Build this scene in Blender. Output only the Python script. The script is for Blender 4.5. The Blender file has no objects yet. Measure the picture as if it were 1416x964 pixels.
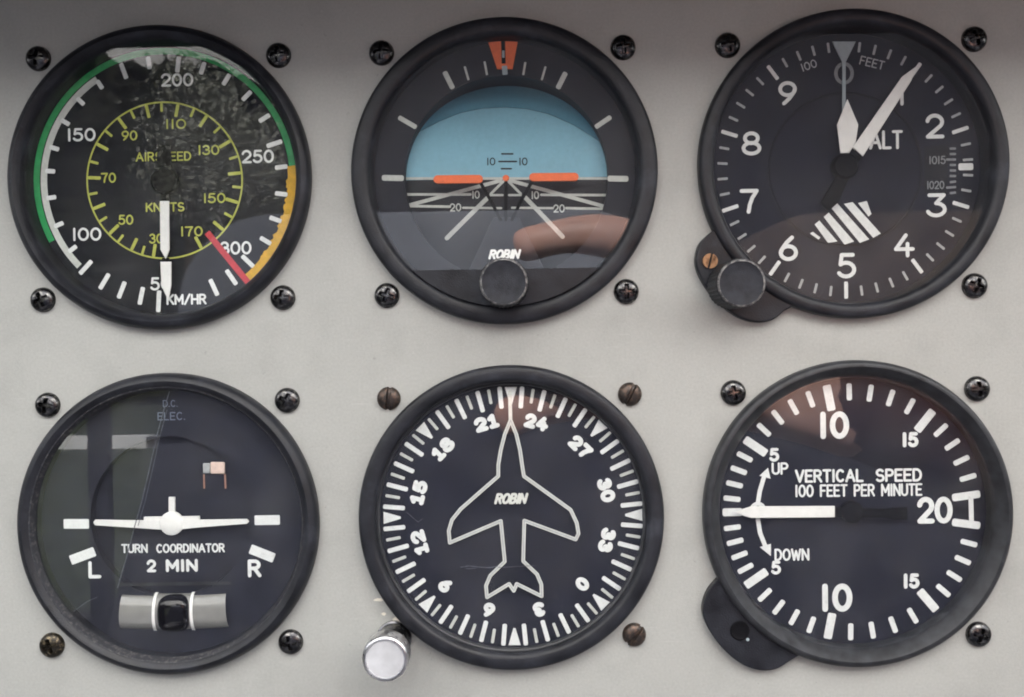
import bpy, bmesh, math, random
from mathutils import Vector, Matrix
random.seed(7)
R = math.radians
SC = bpy.context.scene
COL = SC.collection
MM = 0.001

# ------------------------------------------------------------------ camera
# the panel is the plane y = 0 (millimetres), x to the right, z up; the viewer stands at negative y
F_PX, PW, PH = 1331.0, 1416.0, 964.0
CAM_D = 250.66
RIGHT = Vector((0.99978479, 0.0146202, -0.01471788))
UP = Vector((0.01454532, 0.01183995, 0.99982411))
FWD = Vector((-0.01479188, 0.99982302, -0.01162474))
cd = bpy.data.cameras.new('camera')
cam = bpy.data.objects.new('camera', cd)
COL.objects.link(cam)
m = Matrix.Identity(4)
for i in range(3):
    m[i][0], m[i][1], m[i][2] = RIGHT[i], UP[i], -FWD[i]
m[1][3] = -CAM_D * MM
cam.matrix_world = m
cd.sensor_fit = 'HORIZONTAL'
cd.sensor_width = 36.0
cd.lens = 36.0 * F_PX / PW
cd.clip_start = 0.005
cd.clip_end = 3000.0
SC.camera = cam

# ------------------------------------------------------------------ sky, sun, exposure
SUN_EL, SUN_AZ = 43.0, -12.0          # ahead of the aircraft: the panel stands in its own shade
w = bpy.data.worlds.new('World')
SC.world = w
w.use_nodes = True
nt = w.node_tree
nt.nodes.clear()
sky = nt.nodes.new('ShaderNodeTexSky')
sky.sky_type = 'NISHITA'
sky.sun_disc = False
sky.sun_elevation = R(SUN_EL)
sky.sun_rotation = R(SUN_AZ)
sky.air_density = 1.0
sky.dust_density = 3.0
bg = nt.nodes.new('ShaderNodeBackground')
bg.inputs['Strength'].default_value = 0.10
wo = nt.nodes.new('ShaderNodeOutputWorld')
nt.links.new(sky.outputs[0], bg.inputs[0])
nt.links.new(bg.outputs[0], wo.inputs[0])
sd = bpy.data.lights.new('sun', 'SUN')
sd.energy = 5.0
sd.angle = R(0.5)
sd.color = (1.0, 0.98, 0.95)
so = bpy.data.objects.new('sun', sd)
COL.objects.link(so)
az = R(SUN_AZ)
sdir = Vector((math.sin(az) * math.cos(R(SUN_EL)), math.cos(az) * math.cos(R(SUN_EL)), math.sin(R(SUN_EL))))
so.rotation_euler = sdir.to_track_quat('Z', 'Y').to_euler()
so.location = (0, -1, 3)
SC.view_settings.view_transform = 'Standard'
SC.view_settings.look = 'None'
SC.view_settings.exposure = 1.85
SC.view_settings.gamma = 1.0
SC.cycles.max_bounces = 8
SC.cycles.transparent_max_bounces = 12
SC.cycles.filter_width = 1.9

# ------------------------------------------------------------------ materials
def new_mat(name):
    mt = bpy.data.materials.new(name)
    mt.use_nodes = True
    n = mt.node_tree
    b = n.nodes['Principled BSDF']
    return mt, n, b

def paint(name, col, rough=0.5, var=0.12, scale=400.0, bump=0.0, bscale=2500.0, metal=0.0, spec=0.5, rvar=0.1):
    """a coat with slight mottling in tone and gloss"""
    mt, n, b = new_mat(name)
    tc = n.nodes.new('ShaderNodeTexCoord')
    no = n.nodes.new('ShaderNodeTexNoise')
    no.inputs['Scale'].default_value = scale
    no.inputs['Detail'].default_value = 6
    n.links.new(tc.outputs['Object'], no.inputs['Vector'])
    mr = n.nodes.new('ShaderNodeMapRange')
    mr.inputs['From Min'].default_value, mr.inputs['From Max'].default_value = 0.3, 0.7
    mr.inputs['To Min'].default_value, mr.inputs['To Max'].default_value = 1 - var, 1 + var
    n.links.new(no.outputs['Fac'], mr.inputs['Value'])
    vm = n.nodes.new('ShaderNodeVectorMath')
    vm.operation = 'SCALE'
    vm.inputs[0].default_value = col
    n.links.new(mr.outputs[0], vm.inputs['Scale'])
    n.links.new(vm.outputs[0], b.inputs['Base Color'])
    m2 = n.nodes.new('ShaderNodeMapRange')
    m2.inputs['To Min'].default_value, m2.inputs['To Max'].default_value = max(0, rough - rvar), min(1, rough + rvar)
    n.links.new(no.outputs['Fac'], m2.inputs['Value'])
    n.links.new(m2.outputs[0], b.inputs['Roughness'])
    b.inputs['Metallic'].default_value = metal
    b.inputs['Specular IOR Level'].default_value = spec
    if bump:
        n2 = n.nodes.new('ShaderNodeTexNoise')
        n2.inputs['Scale'].default_value = bscale
        n2.inputs['Detail'].default_value = 3
        n.links.new(tc.outputs['Object'], n2.inputs['Vector'])
        bp = n.nodes.new('ShaderNodeBump')
        bp.inputs['Strength'].default_value = bump
        bp.inputs['Distance'].default_value = 0.0003
        n.links.new(n2.outputs['Fac'], bp.inputs['Height'])
        n.links.new(bp.outputs[0], b.inputs['Normal'])
    return mt

def speckle(mt, scale, lo, hi, factor):
    """sparse specks or scuffs that lighten (or darken) the coat"""
    n = mt.node_tree; b = n.nodes['Principled BSDF']
    src = b.inputs['Base Color'].links[0].from_socket
    tc = n.nodes.new('ShaderNodeTexCoord')
    no = n.nodes.new('ShaderNodeTexNoise'); no.inputs['Scale'].default_value = scale; no.inputs['Detail'].default_value = 4
    n.links.new(tc.outputs['Object'], no.inputs['Vector'])
    mr = n.nodes.new('ShaderNodeMapRange')
    mr.inputs['From Min'].default_value, mr.inputs['From Max'].default_value = lo, hi
    mr.inputs['To Min'].default_value, mr.inputs['To Max'].default_value = 1.0, factor
    n.links.new(no.outputs['Fac'], mr.inputs['Value'])
    vm = n.nodes.new('ShaderNodeVectorMath'); vm.operation = 'SCALE'
    n.links.new(src, vm.inputs[0]); n.links.new(mr.outputs[0], vm.inputs['Scale'])
    n.links.new(vm.outputs[0], b.inputs['Base Color'])

def worn(name, base, bare, amount=0.5, scale=600.0, rough=0.4, metal=0.6):
    """dark coating rubbed through in patches"""
    mt, n, b = new_mat(name)
    tc = n.nodes.new('ShaderNodeTexCoord')
    no = n.nodes.new('ShaderNodeTexNoise')
    no.inputs['Scale'].default_value = scale
    no.inputs['Detail'].default_value = 8
    no.inputs['Roughness'].default_value = 0.7
    n.links.new(tc.outputs['Object'], no.inputs['Vector'])
    cr = n.nodes.new('ShaderNodeValToRGB')
    cr.color_ramp.elements[0].position = 1 - amount - 0.06
    cr.color_ramp.elements[1].position = 1 - amount + 0.12
    cr.color_ramp.elements[0].color = (*base, 1)
    cr.color_ramp.elements[1].color = (*bare, 1)
    n.links.new(no.outputs['Fac'], cr.inputs[0])
    n.links.new(cr.outputs[0], b.inputs['Base Color'])
    b.inputs['Roughness'].default_value = rough
    b.inputs['Metallic'].default_value = metal
    return mt

def glass_mat(name, dust=0.02, mult=1.7):
    mt, n, b = new_mat(name)
    n.nodes.remove(b)
    out = n.nodes['Material Output']
    tr = n.nodes.new('ShaderNodeBsdfTransparent')
    tr.inputs[0].default_value = (0.97, 0.975, 0.975, 1)
    gl = n.nodes.new('ShaderNodeBsdfGlossy')
    gl.inputs['Roughness'].default_value = 0.015
    fr = n.nodes.new('ShaderNodeFresnel')
    fr.inputs[0].default_value = 1.5
    ge = n.nodes.new('ShaderNodeNewGeometry')
    inv = n.nodes.new('ShaderNodeMath'); inv.operation = 'SUBTRACT'; inv.inputs[0].default_value = mult
    ml = n.nodes.new('ShaderNodeMath'); ml.operation = 'MULTIPLY'; ml.inputs[1].default_value = mult
    n.links.new(ge.outputs['Backfacing'], ml.inputs[0])
    n.links.new(ml.outputs[0], inv.inputs[1])
    fm = n.nodes.new('ShaderNodeMath'); fm.operation = 'MULTIPLY'; fm.use_clamp = True
    n.links.new(fr.outputs[0], fm.inputs[0])
    n.links.new(inv.outputs[0], fm.inputs[1])
    mx = n.nodes.new('ShaderNodeMixShader')
    n.links.new(fm.outputs[0], mx.inputs[0])
    n.links.new(tr.outputs[0], mx.inputs[1])
    n.links.new(gl.outputs[0], mx.inputs[2])
    # dust specks and a light film
    tc = n.nodes.new('ShaderNodeTexCoord')
    vo = n.nodes.new('ShaderNodeTexNoise'); vo.inputs['Scale'].default_value = 1300; vo.inputs['Detail'].default_value = 2
    n.links.new(tc.outputs['Object'], vo.inputs['Vector'])
    no = n.nodes.new('ShaderNodeTexNoise'); no.inputs['Scale'].default_value = 60; no.inputs['Detail'].default_value = 5
    n.links.new(tc.outputs['Object'], no.inputs['Vector'])
    a = n.nodes.new('ShaderNodeMapRange')
    a.inputs['From Min'].default_value, a.inputs['From Max'].default_value = 0.72, 0.82
    a.inputs['To Max'].default_value = 0.18
    n.links.new(vo.outputs['Fac'], a.inputs['Value'])
    c = n.nodes.new('ShaderNodeMapRange')
    c.inputs['From Min'].default_value, c.inputs['From Max'].default_value = 0.4, 0.75
    c.inputs['To Max'].default_value = dust
    n.links.new(no.outputs['Fac'], c.inputs['Value'])
    ad = n.nodes.new('ShaderNodeMath'); ad.operation = 'ADD'; ad.use_clamp = True
    n.links.new(a.outputs[0], ad.inputs[0]); n.links.new(c.outputs[0], ad.inputs[1])
    df = n.nodes.new('ShaderNodeBsdfDiffuse'); df.inputs[0].default_value = (0.6, 0.6, 0.58, 1)
    m2 = n.nodes.new('ShaderNodeMixShader')
    n.links.new(ad.outputs[0], m2.inputs[0])
    n.links.new(mx.outputs[0], m2.inputs[1])
    n.links.new(df.outputs[0], m2.inputs[2])
    n.links.new(m2.outputs[0], out.inputs['Surface'])
    return mt

M = {}
def panel_mat():
    mt = paint('grey_panel_paint', (0.424, 0.431, 0.411), 0.5, 0.055, 1500, 0.22, 3200)
    n = mt.node_tree; b = n.nodes['Principled BSDF']
    tc = n.nodes.new('ShaderNodeTexCoord')
    src = b.inputs['Base Color'].links[0].from_socket
    def layer(src, scale, lo, hi, to, detail=6, stretch=None, rough=.6):
        no = n.nodes.new('ShaderNodeTexNoise'); no.inputs['Scale'].default_value = scale; no.inputs['Detail'].default_value = detail; no.inputs['Roughness'].default_value = rough
        if stretch:
            mp = n.nodes.new('ShaderNodeMapping'); mp.inputs['Scale'].default_value = stretch; mp.inputs['Rotation'].default_value = (0, R(stretch[0] * 9), 0)
            n.links.new(tc.outputs['Object'], mp.inputs[0]); n.links.new(mp.outputs[0], no.inputs['Vector'])
        else: n.links.new(tc.outputs['Object'], no.inputs['Vector'])
        mr = n.nodes.new('ShaderNodeMapRange')
        mr.inputs['From Min'].default_value, mr.inputs['From Max'].default_value = lo, hi
        mr.inputs['To Min'].default_value, mr.inputs['To Max'].default_value = 1.0, to
        n.links.new(no.outputs['Fac'], mr.inputs['Value'])
        vm = n.nodes.new('ShaderNodeVectorMath'); vm.operation = 'SCALE'
        n.links.new(src, vm.inputs[0]); n.links.new(mr.outputs[0], vm.inputs['Scale'])
        return vm.outputs[0]
    src = layer(src, 14, .35, .7, .92)                       # broad handling grime
    src = layer(src, 70, .50, .75, .90)                      # smudges
    src = layer(src, 700, .68, .76, 1.10, 2)                 # pale flecks
    src = layer(src, 520, .69, .77, .80, 2)                  # dark specks
    src = layer(src, 60, .66, .72, 1.12, 3, (1, 1, 26))      # fine rub marks
    n.links.new(src, b.inputs['Base Color'])
    return mt
M['panel'] = panel_mat()
M['bezel'] = paint('black_bezel', (0.016, 0.0175, 0.023), 0.42, 0.45, 180, 0.3, 2600, spec=0.38, rvar=0.22)
speckle(M['bezel'], 850, .73, .79, 3.5); speckle(M['bezel'], 160, .6, .75, 1.9)
M['bezel_worn'] = worn('worn_black_bezel', (0.022, 0.023, 0.03), (0.11, 0.108, 0.105), 0.44, 900, 0.45, 0.0)
M['rim'] = paint('satin_black_rim', (0.030, 0.032, 0.037), 0.4, 0.4, 300, spec=0.38)
M['dial'] = paint('matt_black_dial', (0.013, 0.014, 0.02), 0.7, 0.2, 150, spec=0.25)
M['dial_blue'] = paint('blue_black_dial', (0.0135, 0.015, 0.027), 0.7, 0.2, 150, spec=0.25)
M['white'] = paint('white_marking', (0.86, 0.88, 0.87), 0.6, 0.06, 900)
M['cream'] = paint('cream_marking', (0.65, 0.67, 0.63), 0.6, 0.08, 900)
speckle(M['white'], 500, .62, .76, .8)
M['dim'] = paint('dim_blue_marking', (0.13, 0.15, 0.21), 0.6, 0.15, 2500)
M['greyw'] = paint('grey_marking', (0.45, 0.47, 0.48), 0.6, 0.12, 1500)
M['needle'] = paint('white_needle', (0.90, 0.90, 0.87), 0.5, 0.04, 700)
M['pale'] = paint('pale_grey_pointer', (0.40, 0.47, 0.50), 0.5, 0.08, 700)
M['faded'] = paint('faded_marking', (0.24, 0.255, 0.27), 0.6, 0.15, 1500)
M['lime'] = paint('yellow_green_marking', (0.52, 0.55, 0.10), 0.6, 0.1, 1500)
M['green'] = paint('green_arc_paint', (0.025, 0.37, 0.11), 0.5, 0.15, 700)
M['amber'] = paint('amber_arc_paint', (0.78, 0.44, 0.015), 0.5, 0.12, 700)
M['red'] = paint('red_line_paint', (0.60, 0.035, 0.05), 0.5, 0.12, 700)
M['orange'] = paint('orange_paint', (1.0, 0.20, 0.06), 0.5, 0.06, 900)
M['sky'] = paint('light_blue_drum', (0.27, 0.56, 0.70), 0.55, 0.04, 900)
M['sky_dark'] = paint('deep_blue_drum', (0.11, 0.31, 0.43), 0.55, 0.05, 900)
M['ground_drum'] = paint('black_drum', (0.013, 0.014, 0.02), 0.6, 0.2, 500)
M['black'] = paint('black_hub', (0.006, 0.006, 0.008), 0.75, 0.3, 900, spec=0.12)
M['knob'] = paint('dark_grey_knob', (0.022, 0.024, 0.031), 0.6, 0.35, 500, 0.35, 4000, spec=0.3)
M['knob_edge'] = worn('worn_knob_edge', (0.04, 0.04, 0.045), (0.27, 0.27, 0.265), 0.5, 700, 0.4, 0.3)
M['silver'] = paint('brushed_silver', (0.72, 0.72, 0.73), 0.3, 0.05, 900, metal=1.0)
M['silver_face'] = paint('pale_knob_face', (0.52, 0.53, 0.555), 0.4, 0.14, 260, 0.15, 900, metal=0.0)
M['screw'] = worn('black_screw', (0.06, 0.06, 0.065), (0.32, 0.31, 0.29), 0.44, 800, 0.27, 0.95)
M['screw_rust'] = worn('rusty_screw', (0.055, 0.048, 0.045), (0.15, 0.10, 0.075), 0.48, 900, 0.42, 0.7)
M['screw_gold'] = worn('worn_gold_screw', (0.045, 0.04, 0.033), (0.36, 0.29, 0.18), 0.42, 900, 0.35, 0.8)
M['brass'] = worn('copper_screw', (0.10, 0.05, 0.025), (0.36, 0.20, 0.105), 0.58, 500, 0.45, 0.5)
M['glass'] = glass_mat('cover_glass')
M['thin_glass'] = glass_mat('bloomed_cover_glass', .02, 1.0)
M['liquid'] = paint('pale_liquid_tube', (0.23, 0.23, 0.215), 0.14, 0.08, 300, spec=0.8)
M['steel'] = paint('dark_steel', (0.22, 0.22, 0.23), 0.25, 0.3, 300, metal=1.0)
M['ball'] = paint('black_ball', (0.006, 0.006, 0.008), 0.1, 0.1, 300)
M['chip'] = paint('chipped_primer', (0.75, 0.72, 0.62), 0.6, 0.15, 900)

# ------------------------------------------------------------------ geometry helpers (millimetres)
GC = {'asi': (-94.64, 42.83), 'ai': (-5.03, 42.86), 'alt': (84.52, 43.14),
      'tc': (-94.06, -47.33), 'dg': (-4.56, -46.64), 'vsi': (84.70, -46.77)}
ORG = {'asi': (0, 0), 'ai': (472, 0), 'alt': (944, 0), 'tc': (0, 482), 'dg': (472, 482), 'vsi': (944, 482)}

def at(g, x2, y2, y):
    """where a point measured on a survey of one instrument (half-pixel units) lies on the plane at depth y: local x, z"""
    px, py = x2 / 2 + ORG[g][0], y2 / 2 + ORG[g][1]
    d = RIGHT * ((px - PW / 2) / F_PX) - UP * ((py - PH / 2) / F_PX) + FWD
    t = (y + CAM_D) / d.y
    return (d.x * t - GC[g][0], d.z * t - GC[g][1])

def mm2(n, y):
    return n * (CAM_D + y) / F_PX / 2

class MB:
    def __init__(self):
        self.v, self.f, self.k = [], [], 0
    def add(self, vs, fs):
        o = len(self.v)
        self.v += [tuple(p) for p in vs]
        self.f += [tuple(i + o for i in f) for f in fs]
    def lift(self):
        self.k += 1
        return -(self.k % 40) * 0.003
    def poly(self, pts, y):
        e = self.lift()
        self.add([(p[0], y + e, p[1]) for p in pts], [range(len(pts))])
    def ring(self, c, r0, r1, a0, a1, y, n=None):
        """flat arc band; angles in degrees counter-clockwise from +x"""
        n = n or max(6, int(abs(a1 - a0) / 2.5))
        e = self.lift(); vs, fs = [], []
        for i in range(n + 1):
            a = R(a0 + (a1 - a0) * i / n)
            for r in (r0, r1):
                vs.append((c[0] + r * math.cos(a), y + e, c[1] + r * math.sin(a)))
        s = 1 if a1 > a0 else -1
        for i in range(n):
            q = (2 * i, 2 * i + 1, 2 * i + 3, 2 * i + 2)
            fs.append(q if s > 0 else q[::-1])
        self.add(vs, fs)
    def disc(self, c, r, y, n=40):
        self.poly([(c[0] + r * math.cos(2 * math.pi * i / n), c[1] + r * math.sin(2 * math.pi * i / n)) for i in range(n)], y)
    def ribbon(self, pts, wd, y, closed=False, yf=None):
        """an even line of width wd along pts with round ends"""
        P = [Vector((p[0], p[1])) for p in pts]
        e = self.lift(); n = len(P); h = wd / 2
        L, Rr = [], []
        for i in range(n):
            if closed:
                a, b = P[(i - 1) % n], P[(i + 1) % n]
                d0, d1 = (P[i] - a).normalized(), (b - P[i]).normalized()
            else:
                d0 = (P[i] - P[i - 1]).normalized() if i else (P[1] - P[0]).normalized()
                d1 = (P[i + 1] - P[i]).normalized() if i < n - 1 else d0
            t = (d0 + d1)
            t = t.normalized() if t.length > 1e-6 else d0
            nn = Vector((-t.y, t.x))
            k = h / max(0.5, abs(t.dot(d0)))
            L.append(P[i] + nn * k); Rr.append(P[i] - nn * k)
        vs, fs = [], []
        fy = yf or (lambda x, z: y)
        for i in range(n):
            for q in (Rr[i], L[i]):
                vs.append((q.x, fy(q.x, q.y) + e, q.y))
        for i in range(n - 1 + (1 if closed else 0)):
            j = (i + 1) % n
            fs.append((2 * i, 2 * j, 2 * j + 1, 2 * i + 1))
        if not closed:
            for idx, d in ((0, (P[0] - P[1]).normalized()), (n - 1, (P[-1] - P[-2]).normalized())):
                c = P[idx]; a0 = math.atan2(d.y, d.x) - math.pi / 2
                cap = [c + Vector((math.cos(a0 + math.pi * k / 6), math.sin(a0 + math.pi * k / 6))) * h for k in range(7)]
                o = len(vs)
                vs += [(q.x, fy(q.x, q.y) + e, q.y) for q in cap]
                fs.append(tuple(range(o, o + 7)))
        self.add(vs, fs)
    def bar(self, a, b, wd, y, rc=0.3):
        """straight mark with softly rounded corners"""
        a, b = Vector(a[:2]), Vector(b[:2]); d = (b - a); l = d.length; d.normalize(); nn = Vector((-d.y, d.x))
        h = wd / 2; c = wd * rc; pts = []
        for (cx, cy, a0) in ((l - c, h - c, 0), (c, h - c, 90), (c, -h + c, 180), (l - c, -h + c, 270)):
            for k in range(4):
                t = R(a0 + 30 * k)
                x, z = cx + c * math.cos(t), cy + c * math.sin(t)
                p = a + d * x + nn * z
                pts.append((p.x, p.y))
        self.poly(pts, y)
    def prism(self, pts, y0, y1):
        """outline (counter-clockwise to the viewer) from front y0 to back y1"""
        n = len(pts)
        vs = [(p[0], y0, p[1]) for p in pts] + [(p[0], y1, p[1]) for p in pts]
        fs = [tuple(range(n)), tuple(range(2 * n - 1, n - 1, -1))]
        for i in range(n):
            j = (i + 1) % n
            fs.append((j, i, n + i, n + j))
        self.add(vs, fs)
    def lathe(self, prof, n=128, c=(0, 0), close=False, cap=(False, False)):
        """profile of (radius, y) pairs turned about the y axis"""
        vs, fs = [], []; m_ = len(prof)
        for r, y in prof:
            for i in range(n):
                a = 2 * math.pi * i / n
                vs.append((c[0] + r * math.cos(a), y, c[1] + r * math.sin(a)))
        for k in range(m_ if close else m_ - 1):
            k2 = (k + 1) % m_
            for i in range(n):
                j = (i + 1) % n
                fs.append((k * n + i, k * n + j, k2 * n + j, k2 * n + i))
        if cap[0]: fs.append(tuple(range(n)))
        if cap[1]: fs.append(tuple(reversed(range((m_ - 1) * n, m_ * n))))
        self.add(vs, fs)
    def build(self, name, mat, parent=None, smooth=False, solid=False, bevel=0.0, label=None, loc=None):
        me = bpy.data.meshes.new(name)
        me.from_pydata([(x * MM, y * MM, z * MM) for x, y, z in self.v], [], self.f)
        if solid:
            b = bmesh.new(); b.from_mesh(me)
            bmesh.ops.recalc_face_normals(b, faces=b.faces)
            b.to_mesh(me); b.free()
        me.materials.append(mat)
        if smooth:
            me.polygons.foreach_set('use_smooth', [True] * len(me.polygons))
            me.set_sharp_from_angle(angle=R(38))
        me.update()
        o = bpy.data.objects.new(name, me)
        COL.objects.link(o)
        if parent: o.parent = parent
        if loc: o.location = [q * MM for q in loc]
        if bevel:
            bv = o.modifiers.new('bevel', 'BEVEL')
            bv.width = bevel * MM; bv.segments = 3; bv.limit_method = 'ANGLE'; bv.angle_limit = R(40)
            me.polygons.foreach_set('use_smooth', [True] * len(me.polygons))
            me.set_sharp_from_angle(angle=R(60))
        if label: o['label'] = label
        return o

def thing(name, label, cat, loc, group=None):
    o = bpy.data.objects.new(name, None)
    COL.objects.link(o)
    o.location = [q * MM for q in loc]
    o.empty_display_size = 0.01
    o['label'] = label; o['category'] = cat
    if group: o['group'] = group
    return o

def tag(o, label, cat, group=None):
    o['label'] = label; o['category'] = cat
    if group: o['group'] = group
    return o

# ------------------------------------------------------------------ engraved lettering, one stroke at a time
def arc(cx, cy, rx, ry, a0, a1, n=14):
    return [(cx + rx * math.cos(R(a0 + (a1 - a0) * i / n)), cy + ry * math.sin(R(a0 + (a1 - a0) * i / n))) for i in range(n + 1)]

GL = {
 '0': (.62, [arc(.31, .5, .31, .5, 90, 450, 28)]),
 '1': (.16, [[(.08, 0), (.08, 1)]]),
 'i': (.40, [[(.0, .78), (.22, 1), (.22, 0)], [(.02, 0), (.42, 0)]]),
 '2': (.60, [arc(.30, .70, .29, .30, 172, -38) + [(.02, 0)], [(.02, 0), (.60, 0)]]),
 '3': (.58, [arc(.28, .74, .25, .26, 150, -80), arc(.28, .28, .30, .28, 88, -155)]),
 'T3': (.60, [[(.04, 1), (.56, 1), (.28, .60)], arc(.28, .30, .31, .30, 90, -160)]),
 '4': (.66, [[(.40, 1), (.02, .32), (.66, .32)], [(.46, .58), (.46, 0)]]),
 '5': (.60, [[(.54, 1), (.12, 1), (.07, .56)], arc(.28, .32, .31, .32, 132, -150)]),
 '6': (.62, [arc(.31, .30, .30, .30, 90, 450, 24), [(.46, 1), (.24, .76), (.08, .50), (.012, .30)]]),
 '7': (.60, [[(0, 1), (.60, 1)], [(.60, 1), (.42, .66), (.32, .34), (.27, 0)]]),
 '8': (.62, [arc(.31, .755, .25, .245, 90, 450, 24), arc(.31, .265, .31, .265, 90, 450, 24)]),
 '9': (.62, [arc(.31, .70, .30, .30, 90, 450, 24), [(.16, 0), (.38, .24), (.54, .50), (.608, .70)]]),
 'A': (.70, [[(0, 0), (.35, 1), (.70, 0)], [(.13, .34), (.57, .34)]]),
 'B': (.56, [[(0, 0), (0, 1)], [(0, 1), (.28, 1)] + arc(.28, .76, .22, .24, 90, -90)[1:] + [(0, .52)], [(.28, .52)] + arc(.28, .26, .26, .26, 90, -90)[1:] + [(0, 0)]]),
 'C': (.62, [arc(.33, .5, .32, .5, 48, 312, 22)]),
 'D': (.60, [[(0, 0), (0, 1)], [(0, 1), (.22, 1)] + arc(.22, .5, .38, .5, 90, -90, 18)[1:] + [(0, 0)]]),
 'E': (.52, [[(.52, 1), (0, 1), (0, 0), (.52, 0)], [(0, .52), (.44, .52)]]),
 'F': (.50, [[(.50, 1), (0, 1), (0, 0)], [(0, .50), (.42, .50)]]),
 'H': (.60, [[(0, 0), (0, 1)], [(.60, 0), (.60, 1)], [(0, .5), (.60, .5)]]),
 'I': (.10, [[(.05, 0), (.05, 1)]]),
 'K': (.60, [[(0, 0), (0, 1)], [(.58, 1), (.02, .42)], [(.20, .60), (.60, 0)]]),
 'L': (.48, [[(0, 1), (0, 0), (.48, 0)]]),
 'M': (.74, [[(0, 0), (0, 1), (.37, .30), (.74, 1), (.74, 0)]]),
 'N': (.62, [[(0, 0), (0, 1), (.62, 0), (.62, 1)]]),
 'O': (.68, [arc(.34, .5, .34, .5, 90, 450, 28)]),
 'P': (.54, [[(0, 0), (0, 1)], [(0, 1), (.28, 1)] + arc(.28, .74, .26, .26, 90, -90)[1:] + [(0, .48)]]),
 'R': (.58, [[(0, 0), (0, 1)], [(0, 1), (.28, 1)] + arc(.28, .75, .26, .25, 90, -90)[1:] + [(0, .50)], [(.28, .50), (.58, 0)]]),
 'S': (.58, [arc(.29, .745, .26, .255, 35, 262, 14) + arc(.29, .255, .29, .255, 80, -145, 14)[1:]]),
 'T': (.58, [[(0, 1), (.58, 1)], [(.29, 1), (.29, 0)]]),
 'U': (.58, [[(0, 1), (0, .29)] + arc(.29, .29, .29, .29, 180, 360)[1:] + [(.58, 1)]]),
 'V': (.64, [[(0, 1), (.32, 0), (.64, 1)]]),
 'W': (.88, [[(0, 1), (.22, 0), (.44, .85), (.66, 0), (.88, 1)]]),
 '/': (.50, [[(0, -.05), (.50, 1.05)]]),
 '(': (.20, [arc(.30, .5, .26, .55, 130, 230, 8)]),
 ')': (.20, [arc(-.10, .5, .26, .55, 50, -50, 8)]),
 '.': (.06, [[(.02, .03), (.04, .03)]]),
 ' ': (.42, []),
}

def split(st):
    out, cur = [], [st[0]]
    for i in range(1, len(st)):
        cur.append(st[i])
        if i < len(st) - 1:
            a = Vector(st[i]) - Vector(st[i - 1]); b = Vector(st[i + 1]) - Vector(st[i])
            if a.length > 1e-6 and b.length > 1e-6 and a.angle(b) > R(38):
                out.append(cur); cur = [st[i]]
    out.append(cur)
    return [s for s in out if len(s) > 1]

def write(mb, text, c, h, y, sw=0.15, width=None, rot=0.0, gap=0.24, slant=0.0, yf=None):
    """lettering centred on c (local mm), height h, stroke sw x h, optionally fitted to a width; rot in degrees"""
    toks = text if isinstance(text, (list, tuple)) else list(text)
    hh = h * (1 - sw)
    ws = [GL[t][0] for t in toks]
    glyphs = sum(ws); n = len(toks)
    sx = 1.0
    if width:
        target = (width - sw * h) / hh
        nat = glyphs + gap * (n - 1)
        sx = target / nat
    tot = (glyphs + gap * (n - 1)) * sx
    x = -tot / 2
    ca, sa = math.cos(R(rot)), math.sin(R(rot))
    for t, wd in zip(toks, ws):
        for st in GL[t][1]:
            for s in split(st):
                closed = len(s) > 8 and (Vector(s[0]) - Vector(s[-1])).length < 1e-4
                pts = []
                for px, pz in (s[:-1] if closed else s):
                    lx = (x + px * sx + slant * (pz - .5)) * hh
                    lz = (pz - .5) * hh
                    pts.append((c[0] + lx * ca - lz * sa, c[1] + lx * sa + lz * ca))
                mb.ribbon(pts, sw * h, y, closed, yf)
        x += (wd + gap) * sx

# ------------------------------------------------------------------ the panel and its hood
def cell_with_hole(mb, c, r, x0, x1, z0, z1, n=96):
    angs = sorted(set([2 * math.pi * i / n for i in range(n)] + [math.atan2(z - c[1], x - c[0]) % (2 * math.pi) for x in (x0, x1) for z in (z0, z1)]))
    vs, fs = [], []
    for a in angs:
        ca, sa = math.cos(a), math.sin(a)
        t = min(((x1 if ca > 0 else x0) - c[0]) / ca if abs(ca) > 1e-9 else 1e9,
                ((z1 if sa > 0 else z0) - c[1]) / sa if abs(sa) > 1e-9 else 1e9)
        vs.append((c[0] + r * ca, 0, c[1] + r * sa))
        vs.append((c[0] + t * ca, 0, c[1] + t * sa))
    k = len(angs)
    for i in range(k):
        j = (i + 1) % k
        fs.append((2 * i, 2 * i + 1, 2 * j + 1, 2 * j))
    mb.add(vs, fs)

HOOD_Z = 97.0
CHIPS = [((-39.6, -68.2), 1.3, .5), ((-34.2, -73.6), 2.0, .9), ((-38.3, -71.9), .6, .5)]
mb = MB()
xs = [-300, -49.8, 39.8, 300]; zs = [-330, -2.0, HOOD_Z]
for g, ix, iz in (('asi', 0, 1), ('ai', 1, 1), ('alt', 2, 1), ('tc', 0, 0), ('dg', 1, 0), ('vsi', 2, 0)):
    cell_with_hole(mb, GC[g], 38.0, xs[ix], xs[ix + 1], zs[iz], zs[iz + 1])
panel = mb.build('instrument_panel', M['panel'])
tag(panel, 'flat grey painted metal panel that all six round instruments are mounted in', 'panel')
rc_ = random.Random(2)
mb = MB()
for (cx, cz), a_, b_ in CHIPS:
    mb.poly([(cx + a_ * math.cos(t) * rc_.uniform(.7, 1.15), cz + b_ * math.sin(t) * rc_.uniform(.7, 1.15)) for t in [2 * math.pi * k / 14 for k in range(14)]], -.04)
mb.build('paint_chip', M['chip'], panel)

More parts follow.
